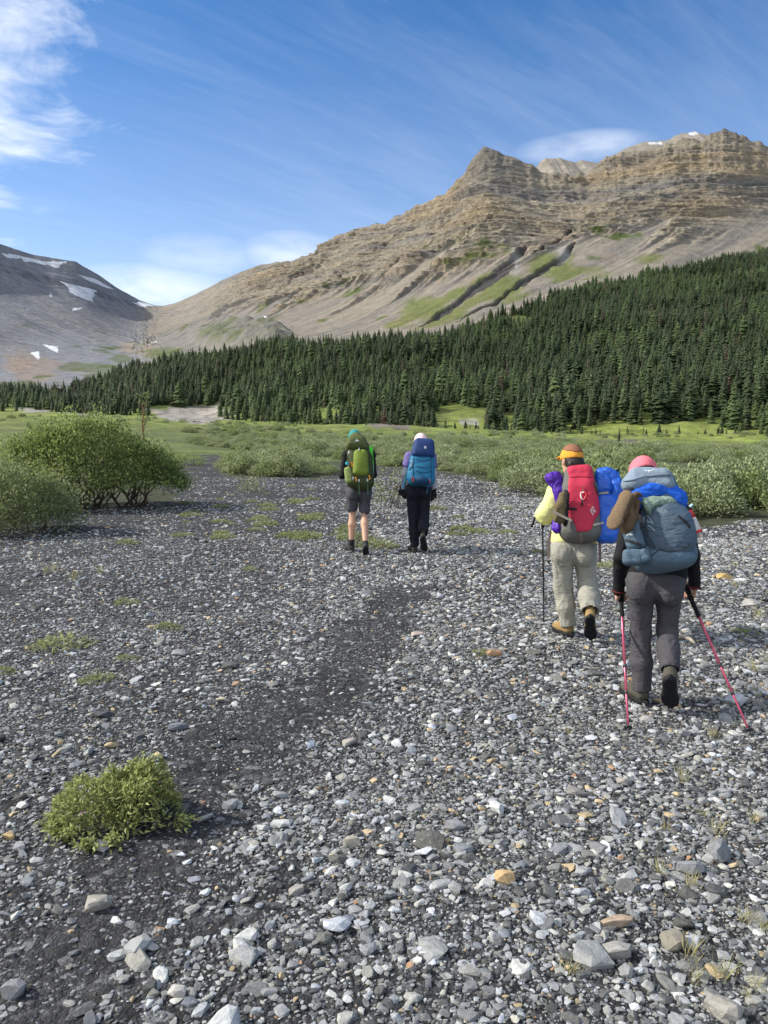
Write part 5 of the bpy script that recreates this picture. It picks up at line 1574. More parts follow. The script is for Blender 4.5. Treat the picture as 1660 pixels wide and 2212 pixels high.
person('person in dark grey shorts and black sleeves carrying the green backpack', J1, .012,
       dict(trousers=M_SHORT, legr=(.092, .085, .078), hip=.175, top=M_BLACK, armr=(.055, .048, .035), legname='shorts', shorts=True, calf=.056, tophem=.3, fold=.012, foldf=11))
p1 = [o for o in COL.objects if o.name.startswith('person')][-1]
cap(p1, J1['head'], J1['MH'], 1.05, M_TEAL, h=.01)
hair_mesh(p1, J1['head'], J1['MH'], 1.0, M_HAIR, h=.01, length=.03)
M_SOCK = fabric('patterned_sock', (.025, .025, .028), .8, 60, .2, .2, .8)
boot(p1, *st1_, M_BOOTD, h=.009, high=.10, cuff=M_SOCK)
boot(p1, *sw1, M_BOOTD, h=.009, high=.10, cuff=M_SOCK)

# --- hiker in navy trousers
g2 = gpt(*A2(1115, 1490)); Y2 = g2[1]; j2 = mk(A2, Y2)
J2 = dict(root=g2, pelvis=j2(1165, 790, .02), waist=j2(1180, 710, .03), chest=j2(1205, 480, .10), neck=j2(1195, 345, .15), head=j2(1187, 285, .17),
          lsh=j2(1062, 440, .10), lel=j2(1012, 630, .04), lwr=j2(992, 800, .14), rsh=j2(1305, 440, .12), rel=j2(1330, 640, .06), rwr=j2(1326, 830, .12),
          lhip=j2(1098, 810, .01), lkn=j2(1105, 1090, .06), lan=j2(1118, 1420, .0), rhip=j2(1232, 810, .01), rkn=j2(1225, 1085, .06), ran=j2(1222, 1290, -.30),
          front=(math.sin(heading(g2)), math.cos(heading(g2)), 0), MH=headframe(heading(g2) - .35, .1))
st2_ = stance(J2, j2, 1135, 1492, -.01, heading(g2), .35, g2[2]); sw2 = swing(J2, j2, 1207, 1322, -.34, heading(g2), (.12, .58, -.8))
J2['lhd'] = (V3(0, .1, -1), V3(.7, .5, 0), V3(.3, .9, 0), .75); J2['rhd'] = (V3(-.05, .1, -1), V3(-.7, .5, 0), V3(-.3, .9, 0), .75)
person('person in navy trousers, purple shirt and black gloves carrying the blue backpack', J2, .012,
       dict(trousers=M_NAVY, legr=dict(l=(.098, .072, .062), r=(.098, .072, .074)), hip=.185, top=M_PURPT, under=M_GREYS, short=True, armr=(.052, .044, .036), topname='shirt', tophem=.65, fold=.008))
p2 = [o for o in COL.objects if o.name.startswith('person')][-1]
cap(p2, J2['head'], J2['MH'], 1.02, M_PALE, h=.01)
hair_mesh(p2, J2['head'], J2['MH'], 1.0, M_HAIR, h=.01, length=.03)
for s in 'lr':
    d_, n_, s_, cu = J2[s + 'hd']
    hv = Vox(J2[s + 'wr'] - .17, J2[s + 'wr'] + .17, .007); hand_cones(hv, J2[s + 'wr'], d_, n_, s_, cu, 1.05, 1.25)
    hv.cone(J2[s + 'wr'] - unit(d_) * .05, J2[s + 'wr'] + unit(d_) * .01, .045, .038, .02)
    skin('glove', hv, M_BLACK, p2)
boot(p2, *st2_, M_BOOTD, h=.009, high=.09)
boot(p2, *sw2, M_BOOTD, h=.009, high=.14)

# ------------------------------------------------------------------ packs
class Pack:
    """a pack described in photo pixels on a leaning plane behind the hiker's back"""
    def __init__(s, A, Y0, c0, d0, c1, d1, root, label, h, name='backpack'):
        s.A, s.Y0, s.h = A, Y0, h
        s.c0, s.d0, s.c1, s.d1 = c0, d0, c1, d1
        p0, p1 = s.p(*c0), s.p(*c1)
        s.u = unit(p1 - p0)
        az = math.atan2(p0[0], p0[1]); rr = V3(math.cos(az), -math.sin(az), 0); s.r = unit(rr - s.u * (rr @ s.u)); s.n = np.cross(s.u, s.r)       # n points away from the camera
        if s.n[1] < 0: s.n = -s.n
        s.M = np.stack([s.r, s.n, s.u], 1)
        s.k = (Y0 + d0) / FPX * (A(1, 0)[0] - A(0, 0)[0])                      # metres per crop pixel
        s.root = empty(name, tuple(p0)); tag(s.root, label, 'backpack'); s.o = p0
    def p(s, cx, cy, off=0.0):
        f = (s.c0[1] - cy) / (s.c0[1] - s.c1[1])
        q = at(*s.A(cx, cy), s.Y0 + s.d0 + (s.d1 - s.d0) * f)
        return q if off == 0 else at(*s.A(cx, cy), q[1] + off)
    def rot(s, deg):
        return s.M @ np.array(Matrix.Rotation(R(deg), 3, 'Y'))
    def vox(s, x0, y0, x1, y1, dep=.45, h=None):
        P = np.array([s.p(x, y, o) for x in (x0, x1) for y in (y0, y1) for o in (-dep, dep)])
        return Vox(P.min(0) - .02, P.max(0) + .02, h or s.h)
    def uvn(s, v):
        sl, X, Y, Z = v.win(v.lo, v.lo + v.n * v.h)
        x, y, z = X - s.o[0], Y - s.o[1], Z - s.o[2]
        return [x * s.M[0, i] + y * s.M[1, i] + z * s.M[2, i] for i in range(3)]
    def loc(s, cx, cy):
        q = (s.p(cx, cy) - s.o); return float(q @ s.r), float(q @ s.u)
    def part(s, name, v, mat, disp=None, parent=None): return skin(name, v, mat, parent or s.root, disp)
    def panel(s, name, v, poly, grow, mat, disp=None, parent=None):
        """the outer skin of a bag inside an outline, a little proud of it"""
        a, b, c = s.uvn(v)
        pl = np.array([s.loc(*q) for q in poly])
        A2_, C2_ = np.broadcast_arrays(a, c); 
        ins = pip(pl, A2_.astype(float), C2_.astype(float)); d, _ = seg_dist(np.vstack([pl, pl[:1]]), A2_.astype(float), C2_.astype(float))
        sd = np.where(ins, -d, d).astype(np.float32)
        w_ = Vox(v.lo, v.lo + (v.n - 1) * v.h, v.h); w_.F = np.full(v.F.shape, 1.0, np.float32)
        sh = np.minimum(v.F.shape, w_.F.shape)
        F = np.maximum(np.maximum(v.F - grow, np.broadcast_to(sd, v.F.shape)), np.broadcast_to(b - .02, v.F.shape))
        F = np.maximum(F, -(v.F + .012))
        w_.F = F.astype(np.float32); w_.n = np.array(F.shape)
        return s.part(name, w_, mat, disp, parent)
    def cast(s, bvh, cx, cy):
        d = ray(*s.A(cx, cy)); st_ = at(*s.A(cx, cy), s.Y0 - .9)
        return bvh.ray_cast(Vector(st_), Vector(unit(d)), 2.0)[0]
    def strap(s, name, bvh, pts, width, mat, lift=.004, th=.004, parent=None, free=False):
        """flat webbing laid along pixels of the pack surface"""
        dense = []
        for i in range(len(pts) - 1):
            for f in np.linspace(0, 1, 9)[:-1]: dense.append((pts[i][0] * (1 - f) + pts[i + 1][0] * f, pts[i][1] * (1 - f) + pts[i + 1][1] * f))
        dense.append(pts[-1])
        W_ = []
        for cx, cy in dense:
            q = s.p(cx, cy); hit = None
            if bvh is not None and not free:
                hit = s.cast(bvh, cx, cy)
            W_.append(np.array(hit) - s.n * lift if hit is not None else (W_[-1] + (q - s.p(*dense[max(dense.index((cx, cy)) - 1, 0)])) if W_ else q))
        W_ = np.array(W_); T_ = np.gradient(W_, axis=0); mb = MB()
        Vv, Ff = [], []
        for i in range(len(W_)):
            sd = unit(np.cross(T_[i], s.n)) * width / 2
            for q in (W_[i] - sd, W_[i] + sd, W_[i] + sd - s.n * th, W_[i] - sd - s.n * th): Vv.append(q)
        for i in range(len(W_) - 1):
            for k in range(4): Ff.append((i * 4 + k, i * 4 + (k + 1) % 4, i * 4 + 4 + (k + 1) % 4, i * 4 + 4 + k))
        e = (len(W_) - 1) * 4; Ff += [(0, 3, 2, 1), (e, e + 1, e + 2, e + 3)]
        off = np.zeros(3); pr = parent or s.root
        while pr is not None: off = off + np.array(pr.location); pr = pr.parent
        mb.add(np.array(Vv) - off, Ff); me = mb.mesh(name, False); return link(name, me, mat, parent or s.root)
    def bvh(s, *objs):
        Vs, Fs, n = [], [], 0
        for o in objs:
            off = np.zeros(3); pr = o
            while pr is not None: off = off + np.array(pr.location); pr = pr.parent
            for vtx in o.data.vertices: Vs.append(Vector(np.array(vtx.co) + off))
            for pl in o.data.polygons: Fs.append([i + n for i in pl.vertices])
            n = len(Vs)
        return BVHTree.FromPolygons(Vs, Fs)
    def print(s, name, bvh, polys, mat, lift=.003, parent=None):
        """flat print: small polygons dropped onto the surface"""
        mb = MB(); off = np.zeros(3); pr = parent or s.root
        while pr is not None: off = off + np.array(pr.location); pr = pr.parent
        for poly in polys:
            c = np.mean(np.array(poly, float), 0); pts = [tuple(c)] + list(poly); Q = []
            for cx, cy in pts:
                q = s.p(cx, cy); hit = s.cast(bvh, cx, cy)
                Q.append((np.array(hit) if hit is not None else q) - s.n * lift - off)
            n = len(poly); mb.add(Q, [(0, 1 + i, 1 + (i + 1) % n) for i in range(n)])
        return link(name, mb.mesh(name, False), mat, parent or s.root)

def loose(name, label, cat, base, group=None):
    o = empty(name, tuple(base)); tag(o, label, cat, group); return o

# ---- slate pack on the nearest hiker
M_SLATE = fabric('slate_nylon', lin(84, 105, 122), .6, 700, .7, .3, .14, 10)
M_SLATEL = fabric('slate_lid', lin(128, 143, 158), .65, 700, .6, .3, .08, 10)
M_SLATED = fabric('slate_mesh', lin(76, 95, 112), .45, 1200, .8, .4, .22, 9)
M_BLUEJ = fabric('blue_garment', lin(34, 92, 196), .7, 600, .4, .2, .15, 16)
M_GREENJ = fabric('grey_green_garment', lin(120, 140, 128), .7, 600, .5, .2, .3, 30)
k4 = Pack(A1, Y4, (950, 900), -.16, (868, 260), .03, None, 'slate blue backpack with bulging front pocket on the nearest hiker', .0075)
v = k4.vox(600, 200, 1300, 1000)
M4 = k4.rot(-4)
v.box(k4.p(935, 640, .03), (.168, .12, .26), .09, M4, .03, .10, .0)
v.ell(k4.p(960, 835, .0), (.172, .14, .088), M4, .05)
v.box(k4.p(885, 400, .02), (.145, .10, .12), .07, M4, .05)
v.ell(k4.p(775, 665, .02), (.066, .10, .13), M4, .04)
v.ell(k4.p(1085, 720, .03), (.06, .10, .14), M4, .04)
body4 = k4.part('main_bag', v, M_SLATE, folds(.004, 13, 11))
w = k4.vox(780, 380, 1250, 950)
w.ell(k4.p(992, 640, -.08), (.156, .115, .172), k4.rot(-8), .02); w.ell(k4.p(1020, 740, -.09), (.126, .09, .10), k4.rot(-8), .05)
pock4 = k4.part('front_pocket', w, M_SLATED, folds(.004, 13, 12))
w = k4.vox(760, 680, 1250, 1000)
w.ell(k4.p(980, 842, -.05), (.166, .115, .076), k4.rot(4), .02)
low4 = k4.part('bottom_compartment', w, M_SLATE, folds(.003, 13, 13))
w = k4.vox(620, 180, 1120, 480)
w.box(k4.p(868, 325, -.01), (.140, .11, .070), .05, k4.rot(10), .02, .16, .0); w.ell(k4.p(765, 352, -.03), (.068, .085, .050), k4.rot(14), .05)
lid4 = k4.part('lid', w, M_SLATEL, folds(.005, 13, 14))
w = k4.vox(640, 740, 850, 960); w.box(k4.p(756, 838, -.07), (.060, .045, .048), .03, k4.rot(6), .02)
k4.part('hip_pouch', w, M_SLATE, folds(.005, 20, 15))
w = k4.vox(640, 520, 880, 900); w.box(k4.p(830, 830, -.09), (.036, .045, .042), .025, k4.rot(-14), .03)
k4.part('hip_pouch', w, M_SLATE, folds(.005, 20, 19))
w = k4.vox(640, 520, 850, 800); w.box(k4.p(757, 690, -.04), (.055, .06, .095), .035, k4.rot(-8), .02)
sp4 = k4.part('side_pocket', w, M_SLATE, folds(.003, 14, 16))
w = k4.vox(640, 300, 1250, 640, h=.006)
arc = [(778, 490, 30), (795, 430, 38), (860, 392, 42), (930, 378, 42), (1010, 405, 42), (1062, 445, 40), (1075, 480, 30)]
for a_, b_ in zip(arc[:-1], arc[1:]): w.cone(k4.p(a_[0], a_[1], -.075), k4.p(b_[0], b_[1], -.075), a_[2] * k4.k * 1.12, b_[2] * k4.k * 1.12, .05)
skinb = loose('blue_jacket', 'blue jacket stuffed under the lid of the slate backpack', 'jacket', k4.p(930, 400)); skin('cloth', w, M_BLUEJ, skinb, folds(.006, 24, 17, (1, 1, 2.2)))
w = k4.vox(760, 360, 1120, 560, h=.006); w.ell(k4.p(905, 470, -.11), (.058, .045, .036), k4.rot(15), .03); w.ell(k4.p(985, 465, -.11), (.055, .045, .03), k4.rot(20), .03); w.ell(k4.p(850, 490, -.11), (.022, .045, .06), k4.rot(-15), .02)
gj = loose('green_jacket', 'grey green garment bulging from the top of the slate front pocket', 'jacket', k4.p(905, 455)); skin('cloth', w, M_GREENJ, gj, folds(.010, 28, 18))
b4 = k4.bvh(body4, pock4, low4, lid4, sp4)
k4.strap('compression_strap', b4, [(800, 520), (803, 580), (808, 650)], .018, M_DSTRAP)
k4.strap('tool_loop', b4, [(826, 880), (845, 855), (862, 838)], .016, plain('grey_webbing', (.33, .34, .33), .7), .006)
k4.strap('seam_cord', b4, [(822, 870), (870, 830), (935, 785)], .005, M_DSTRAP, .003)
k4.strap('seam_cord', b4, [(935, 785), (1000, 800), (1080, 790), (1140, 750)], .005, M_DSTRAP, .003)
k4.strap('compression_strap', b4, [(1060, 560), (1110, 600), (1140, 640)], .014, M_DSTRAP)
k4.strap('compression_strap', b4, [(700, 720), (760, 735), (815, 760)], .014, M_DSTRAP)
k4.strap('zip', b4, [(850, 505), (838, 600), (858, 700), (905, 770)], .005, M_DSTRAP, .002)
k4.strap('zip', b4, [(690, 330), (760, 320), (830, 300), (960, 285), (1010, 290)], .006, fabric('lid_zip', lin(74, 92, 110), .6), .003)
k4.strap('strap', b4, [(700, 385), (740, 375), (775, 388)], .012, M_DSTRAP, .004)
def ln(pts, w_):   # thick polyline as quads, in crop pixels
    out = []
    for (x0, y0), (x1, y1) in zip(pts[:-1], pts[1:]):
        L = math.hypot(x1 - x0, y1 - y0) + 1e-6; nx, ny = -(y1 - y0) / L * w_ / 2, (x1 - x0) / L * w_ / 2
        out.append([(x0 + nx, y0 + ny), (x1 + nx, y1 + ny), (x1 - nx, y1 - ny), (x0 - nx, y0 - ny)])
    return out
M_LOGO = plain('pale_print', lin(205, 215, 225), .6)
k4.print('logo', b4, ln([(833, 251), (848, 259), (862, 258), (878, 259), (893, 249)], 5) + ln([(862, 252), (864, 270)], 7) + ln([(835, 238), (845, 236)], 4) + ln([(852, 237), (862, 236)], 4) + ln([(868, 236), (878, 237)], 4), M_LOGO)
k4.print('logo', b4, ln([(712, 692), (728, 684), (742, 688), (758, 684)], 5) + ln([(735, 676), (745, 690)], 6), M_LOGO)
k4.print('mesh_highlight', b4, ln([(838, 545), (862, 570), (890, 610), (868, 602), (846, 592)], 4) + ln([(852, 620), (880, 636), (902, 662)], 4), fabric('painted_highlight', lin(170, 190, 198), .5))  # pale lines painted on the pocket mesh as highlights along its wrinkles
def clog(label, a, b, wd, tilt, yaw):
    """felt clog hanging by its heel: foot shaped sole with a closed toe cap"""
    pa, pb = k4.p(*a, -.10 - (.08 if yaw[1] > 0 else 0)), k4.p(*b, -.14 - (.08 if yaw[1] > 0 else 0)); o = loose('clog', label, 'shoe', pb, None)
    f = unit(pb - pa); L = np.linalg.norm(pb - pa)
    up = unit(V3(*yaw) - f * (V3(*yaw) @ f)); sd = np.cross(f, up)
    Pq = lambda s_, x, z: pa + f * L * s_ + sd * x + up * z
    lo, hi = np.minimum(pa, pb) - .13, np.maximum(pa, pb) + .13
    v = Vox(lo, hi, .006)
    for s0, s1, r0, r1 in [(.12, .45, .036, .034), (.45, .8, .034, .044), (.8, .9, .044, .038)]: v.cone(Pq(s0, 0, 0), Pq(s1, 0, 0), r0, r1, .01, up, .38)
    so = skin('sole', v, M_FELT2, o)
    v = Vox(lo, hi, .006)
    v.cone(Pq(.55, 0, .018), Pq(.86, 0, .012), .044, .036, .02); v.cone(Pq(.1, 0, .02), Pq(.16, 0, .02), .034, .034, .02); v.cone(Pq(.12, .028, .02), Pq(.6, .03, .022), .014, .014, .02); v.cone(Pq(.12, -.028, .02), Pq(.6, -.03, .022), .014, .014, .02)
    v.cone(Pq(.15, 0, .05), Pq(.5, 0, .05), .026, .024, .02, sub=True); v.cut(Pq(.5, 0, .0), -up)
    skin('upper', v, M_FELT, o, folds(.003, 30, 2))
M_FELT = fabric('brown_felt', lin(102, 84, 66), .95, 400, .4, .1, .2, 40); M_FELT2 = fabric('felt_sole', lin(130, 110, 86), .9, 200, .5, .1, .2, 70)
clog('left brown felt clog of the pair on the slate pack, sole towards the camera', (725, 392), (612, 640), 80, 0, (.55, .83, .1))
clog('right brown felt clog of the pair on the slate pack, its opening showing', (770, 412), (694, 668), 80, 0, (.62, -.75, .1))
# spray can in the right side pocket
M_RED = plain('red_can', (.62, .02, .03), .35, .5); M_CANW = plain('white_can', (.72, .72, .72), .35, .5)
ca, cb = k4.p(1120, 530, -.13), k4.p(1190, 675, -.13)
can = loose('spray_can', 'red and white bear spray can in the side pocket of the slate pack', 'spray can', cb)
cd = unit(cb - ca); cL = np.linalg.norm(cb - ca)
for nm, f0, f1, r0, r1, mt in [('body', .16, .90, .030, .030, M_CANW), ('shoulder_band', .0, .34, .0305, .0305, M_RED), ('base_band', .90, 1.0, .031, .031, M_RED), ('cap', -.14, .0, .02, .024, M_DSTRAP)]:
    mb = MB(); mb.tube([ca + cd * cL * f0 - cb, ca + cd * cL * f1 - cb], [r0, r1], 20); mb.tube([ca + cd * cL * f0 - cb + cd * .001, ca + cd * cL * f0 - cb], [r0, r0], 20)
    link(nm, mb.mesh(nm, True), mt, can)
nz = ca - cb - cd * .01 + V3(.02, 0, .02); mb = MB(); mb.tube([nz, nz + V3(.012, -.01, .015)], [.010, .007], 8); link('nozzle', mb.mesh('nozzle'), plain('pale_blue_clip', (.45, .65, .70), .4), can)
ax_ = cb * 0; sd_ = unit(np.cross(cd, V3(0, 1, 0))); fr_ = unit(np.cross(sd_, cd)); fr_ = -fr_ if fr_[1] > 0 else fr_
def can_patch(f0, f1, a0, a1, mt, nm):
    mb = MB(); N = 7
    Q = [[ca + cd * cL * f + (sd_ * math.sin(a0 + (a1 - a0) * i / N) + fr_ * math.cos(a0 + (a1 - a0) * i / N)) * .0313 - cb for i in range(N + 1)] for f in (f0, f1)]
    V_ = Q[0] + Q[1]; mb.add(V_, [(i, i + 1, N + 2 + i, N + 1 + i) for i in range(N)]); link(nm, mb.mesh(nm), mt, can)
can_patch(.34, .9, .95, 1.15, M_RED, 'stripe'); can_patch(.42, .48, -.5, .4, plain('grey_print', (.2, .2, .22), .5), 'print_line'); can_patch(.53, .56, -.5, .6, plain('grey_print2', (.3, .3, .32), .5), 'print_line'); can_patch(.60, .62, -.5, .5, plain('grey_print3', (.3, .3, .32), .5), 'print_line')

# ---- red pack
M_REDP = fabric('red_nylon', lin(190, 54, 78), .7, 700, .3, .2, .10, 9)
M_GREYP = fabric('grey_nylon', lin(104, 104, 100), .75, 700, .3, .2, .12, 12)
k3 = Pack(A1, Y3, (400, 720), -.14, (390, 240), .02, None, 'tall red backpack with grey sides on the yellow jacketed hiker', .009)
v = k3.vox(220, 180, 600, 790)
v.box(k3.p(402, 520, .02), (.150, .14, .26), .09, k3.rot(0), .03, .12, .0); v.box(k3.p(394, 335, .02), (.118, .11, .13), .06, k3.rot(0), .05, .05); v.ell(k3.p(395, 655, .01), (.150, .14, .10), k3.rot(0), .05)
body3 = k3.part('main_bag', v, M_GREYP, folds(.003, 14, 22))
pan3 = k3.panel('front_panel', v, [(325, 235), (395, 228), (478, 226), (490, 300), (505, 380), (522, 450), (534, 520), (528, 560), (500, 600), (480, 660), (455, 682), (380, 682), (370, 640), (350, 600), (325, 575), (318, 540), (326, 450), (322, 380), (328, 300), (310, 262)], .007, M_REDP, folds(.003, 14, 22))
b3 = k3.bvh(body3, pan3)
M_WEB = fabric('beige_webbing', lin(176, 164, 150), .8)
k3.strap('compression_strap', b3, [(490, 622), (530, 612), (560, 606)], .018, M_WEB)
k3.strap('loop', b3, [(402, 678), (402, 715), (400, 742)], .022, fabric('grey_webbing2', lin(120, 112, 100), .8), .008)
k3.strap('loop', b3, [(415, 678), (416, 712), (412, 738)], .012, fabric('grey_webbing3', lin(134, 126, 112), .8), .012)
k3.strap('seam', b3, [(330, 300), (400, 296), (486, 300)], .005, fabric('dark_red_seam', lin(150, 40, 60), .7), .002)
k3.strap('buckle', b3, [(500, 300), (503, 330)], .014, M_DSTRAP, .006)
k3.strap('compression_strap', b3, [(492, 330), (508, 380), (520, 420)], .012, M_DSTRAP, .004)
k3.strap('strap', b3, [(325, 512), (350, 512), (380, 516)], .017, M_DSTRAP, .008)
k3.strap('zip_pull', b3, [(420, 362), (420, 385), (422, 405)], .008, fabric('brown_cord', lin(140, 90, 80), .7), .006)
k3.strap('zip_pull', b3, [(418, 450), (416, 475), (412, 494)], .014, M_DSTRAP, .008)
lg = [[(489, 495), (498, 500), (484, 520), (500, 555), (492, 560), (470, 528)], [(494, 515), (508, 528), (497, 546), (483, 530)]]
k3.print('logo', b3, [[(488, 493), (497, 500), (478, 530), (468, 522)], [(468, 522), (478, 524), (492, 548), (486, 560)], [(497, 512), (510, 526), (498, 543), (485, 528)]], plain('grey_print4', lin(206, 170, 172), .6), .004)
ca3 = loose('carabiner', 'small red and white carabiner clipped to the red pack', 'carabiner', k3.p(422, 430))
for nm, pts, mt in [('red_gate', [(428, 402), (440, 408), (443, 425), (432, 448), (424, 455)], M_RED), ('white_side', [(428, 402), (408, 406), (406, 425), (410, 442), (424, 455)], M_CANW)]:
    W_ = [np.array(k3.cast(b3, *q) or Vector(k3.p(*q, -.2))) - k3.n * .012 - k3.p(422, 430) for q in pts]
    mb = MB(); mb.tube(W_, [.006] * 5, 7); link(nm, mb.mesh(nm), mt, ca3)
# left side: purple stuff sack, trail shoe; right side: blue dry bag
M_PURP = fabric('purple_nylon', lin(78, 26, 160), .45, 500, .5, .4, .25, 14)
w = k3.vox(120, 220, 360, 720); w.cone(k3.p(232, 315, .04), k3.p(264, 400, .03), .064, .046, .03).cone(k3.p(266, 400, .03), k3.p(272, 560, .05), .042, .03, .04).cone(k3.p(258, 570, .03), k3.p(246, 640, .0), .04, .045, .03); w.ell(k3.p(205, 308, .03), (.045, .04, .03), k3.rot(20), .03); w.ell(k3.p(258, 285, .03), (.02, .03, .025), None, .02)
ps = loose('stuff_sack', 'shiny purple stuff sack strapped to the left of the red pack', 'bag', k3.p(240, 640)); skin('sack', w, M_PURP, ps, folds(.010, 20, 23, (1.5, 1, .7)))
pk_up = k3.u; heel_ = k3.p(268, 618, -.10)
sh = loose('trail_shoe', 'olive and black trail shoe strapped upright to the red pack', 'shoe', heel_)
M_OLIVE = fabric('olive_shoe', lin(104, 92, 66), .85)
bt = boot(sh, k3.p(318, 620, -.15), k3.u + k3.r * .03, -k3.r - k3.n * .45, M_OLIVE, name='upper', L=.27, h=.007, high=.10)
b3b = k3.bvh(body3, pan3, bt)
k3.strap('compression_strap', None, [(222, 558), (262, 580), (305, 602), (348, 622)], .018, M_WEB, free=True).location = tuple(-k3.n * .225)
M_BLUEB = fabric('blue_drybag', lin(30, 94, 200), .4, 500, .4, .45, .18, 9)
db = loose('dry_bag', 'tall blue dry bag with folded top between the red and slate packs', 'bag', k3.p(580, 730))
w = k3.vox(470, 200, 760, 790); w.box(k3.p(580, 580, .0), (.098, .09, .20), .07, k3.rot(0), .03); w.box(k3.p(556, 330, .0), (.072, .07, .11), .05, k3.rot(0), .02, .1)
skin('bag', w, M_BLUEB, db, folds(.007, 14, 25))
w = k3.vox(480, 200, 760, 520, h=.007)
fl = [(580, 262, 30), (625, 290, 36), (648, 350, 40), (655, 410, 36), (640, 460, 22)]
for a_, b_ in zip(fl[:-1], fl[1:]): w.cone(k3.p(a_[0], a_[1], -.05), k3.p(b_[0], b_[1], -.05), a_[2] * k3.k, b_[2] * k3.k, .02, k3.n, .75)
w.cone(k3.p(530, 255, -.02), k3.p(650, 262, -.04), .018, .014, .02)
skin('folded_top', w, M_BLUEB, db, folds(.009, 18, 26))
k3.strap('strap', k3.bvh(db.children[0]), [(512, 412), (550, 408), (592, 404)], .016, M_WEB, parent=db)
w = k3.vox(480, 200, 760, 300, h=.006); w.cone(k3.p(646, 256, -.06), k3.p(662, 250, -.06), .012, .008, .0); skin('buckle', w, M_DSTRAP, db)
# hanging hip belt ends
for pts, nm in [([(205, 665), (193, 740), (190, 850)], 'l'), ([(530, 690), (534, 780), (536, 870)], 'r')]:
    k3.strap('hip_belt_end', None, pts, .022, fabric('brown_webbing' + nm, lin(104, 92, 88), .8), free=True)

# ---- green pack
M_GRN = fabric('green_nylon', lin(112, 130, 50), .7, 500, .3, .2, .12, 8); M_OLV = fabric('olive_nylon', lin(58, 66, 40), .75, 500, .3, .2, .15, 9); M_LID = fabric('olive_lid', lin(88, 96, 58), .75, 500, .3, .2, .15, 9)
M_LGRN = fabric('light_green_nylon', lin(128, 144, 84), .7)
k1 = Pack(A2, Y1, (530, 780), -.20, (500, 220), .0, None, 'green backpack with olive lid worn by the hiker in shorts', .012)
v = k1.vox(300, 140, 760, 830); v.box(k1.p(530, 590, .0), (.185, .15, .27), .10, k1.rot(0), .03, .0, .02); v.box(k1.p(510, 380, .0), (.15, .12, .14), .07, k1.rot(0), .05); v.ell(k1.p(560, 730, -.02), (.13, .15, .10), k1.rot(0), .05)
body1 = k1.part('main_bag', v, M_OLV, folds(.006, 10, 31))
w = k1.vox(300, 140, 760, 460); w.box(k1.p(492, 300, -.02), (.148, .16, .10), .07, k1.rot(5), .02, .18, .02); w.ell(k1.p(485, 235, -.02), (.10, .14, .075), k1.rot(3), .05)
lid1 = k1.part('lid', w, M_LID, folds(.008, 11, 32))
w = k1.vox(400, 320, 680, 720); w.box(k1.p(532, 510, -.14), (.108, .075, .195), .06, k1.rot(3), .02, .10, .03)
pk1 = k1.part('front_pocket', w, M_GRN, folds(.004, 9, 33))
w = k1.vox(320, 520, 520, 800); w.box(k1.p(405, 650, -.06), (.06, .085, .12), .04, k1.rot(-6), .02); sp1 = k1.part('side_pocket', w, M_LGRN, folds(.006, 14, 34))
b1 = k1.bvh(body1, lid1, pk1, sp1)
k1.strap('strap', b1, [(380, 380), (395, 430), (375, 520)], .018, fabric('green_webbing', lin(80, 96, 70), .8), .006)
k1.strap('strap', b1, [(430, 500), (440, 600), (490, 690)], .03, M_OLV, .006)
for x in (512, 605): k1.strap('hanging_strap', None, [(x, 690), (x + 2, 780), (x + 4, 880)], .014, fabric('green_webbing%d' % x, lin(62, 88, 62), .8), free=True).location = tuple(-k1.n * .16)
M_BUC = plain('pale_buckle', (.5, .5, .5), .4)
M_ORC = plain('orange_cord', (.85, .30, .01), .6)
for q in [(400, 395), (512, 705), (605, 700), (448, 678), (512, 358)]: k1.strap('buckle', b1, [(q[0], q[1] - 14), (q[0], q[1] + 14)], .022, M_BUC, .012, .008)
for pts in [[(474, 664), (482, 690), (484, 712)], [(620, 645), (632, 668), (628, 694)], [(434, 500), (438, 530), (440, 550)]]: k1.strap('ice_axe_loop', b1, pts, .016, M_ORC, .012, .006)
k1.print('logo', b1, [[(472, 278), (488, 248), (518, 276), (496, 270)]], M_WHITE, .005)
bl = loose('sleeping_mat', 'bright green rolled mat on the right of the green pack', 'mat', k1.p(655, 690)); w = k1.vox(560, 280, 760, 740)
w.cone(k1.p(640, 350, -.04), k1.p(652, 520, -.04), .030, .026, .02); skin('mat_top', w, fabric('neon_green', lin(88, 210, 60), .6), bl, folds(.008, 24, 35))
w = k1.vox(560, 480, 760, 740); w.cone(k1.p(658, 540, -.05), k1.p(664, 690, -.05), .026, .018, .02); skin('mat_sleeve', w, fabric('mint', lin(128, 176, 140), .7), bl)
ty = loose('blue_tag', 'small turquoise clip on the left side of the green pack', 'clip', k1.p(380, 520)); w = k1.vox(340, 480, 420, 580, h=.006); w.ell(k1.p(380, 515, -.15), (.022, .014, .026), None, 0); skin('clip', w, plain('turquoise', (.03, .5, .6), .4), ty)

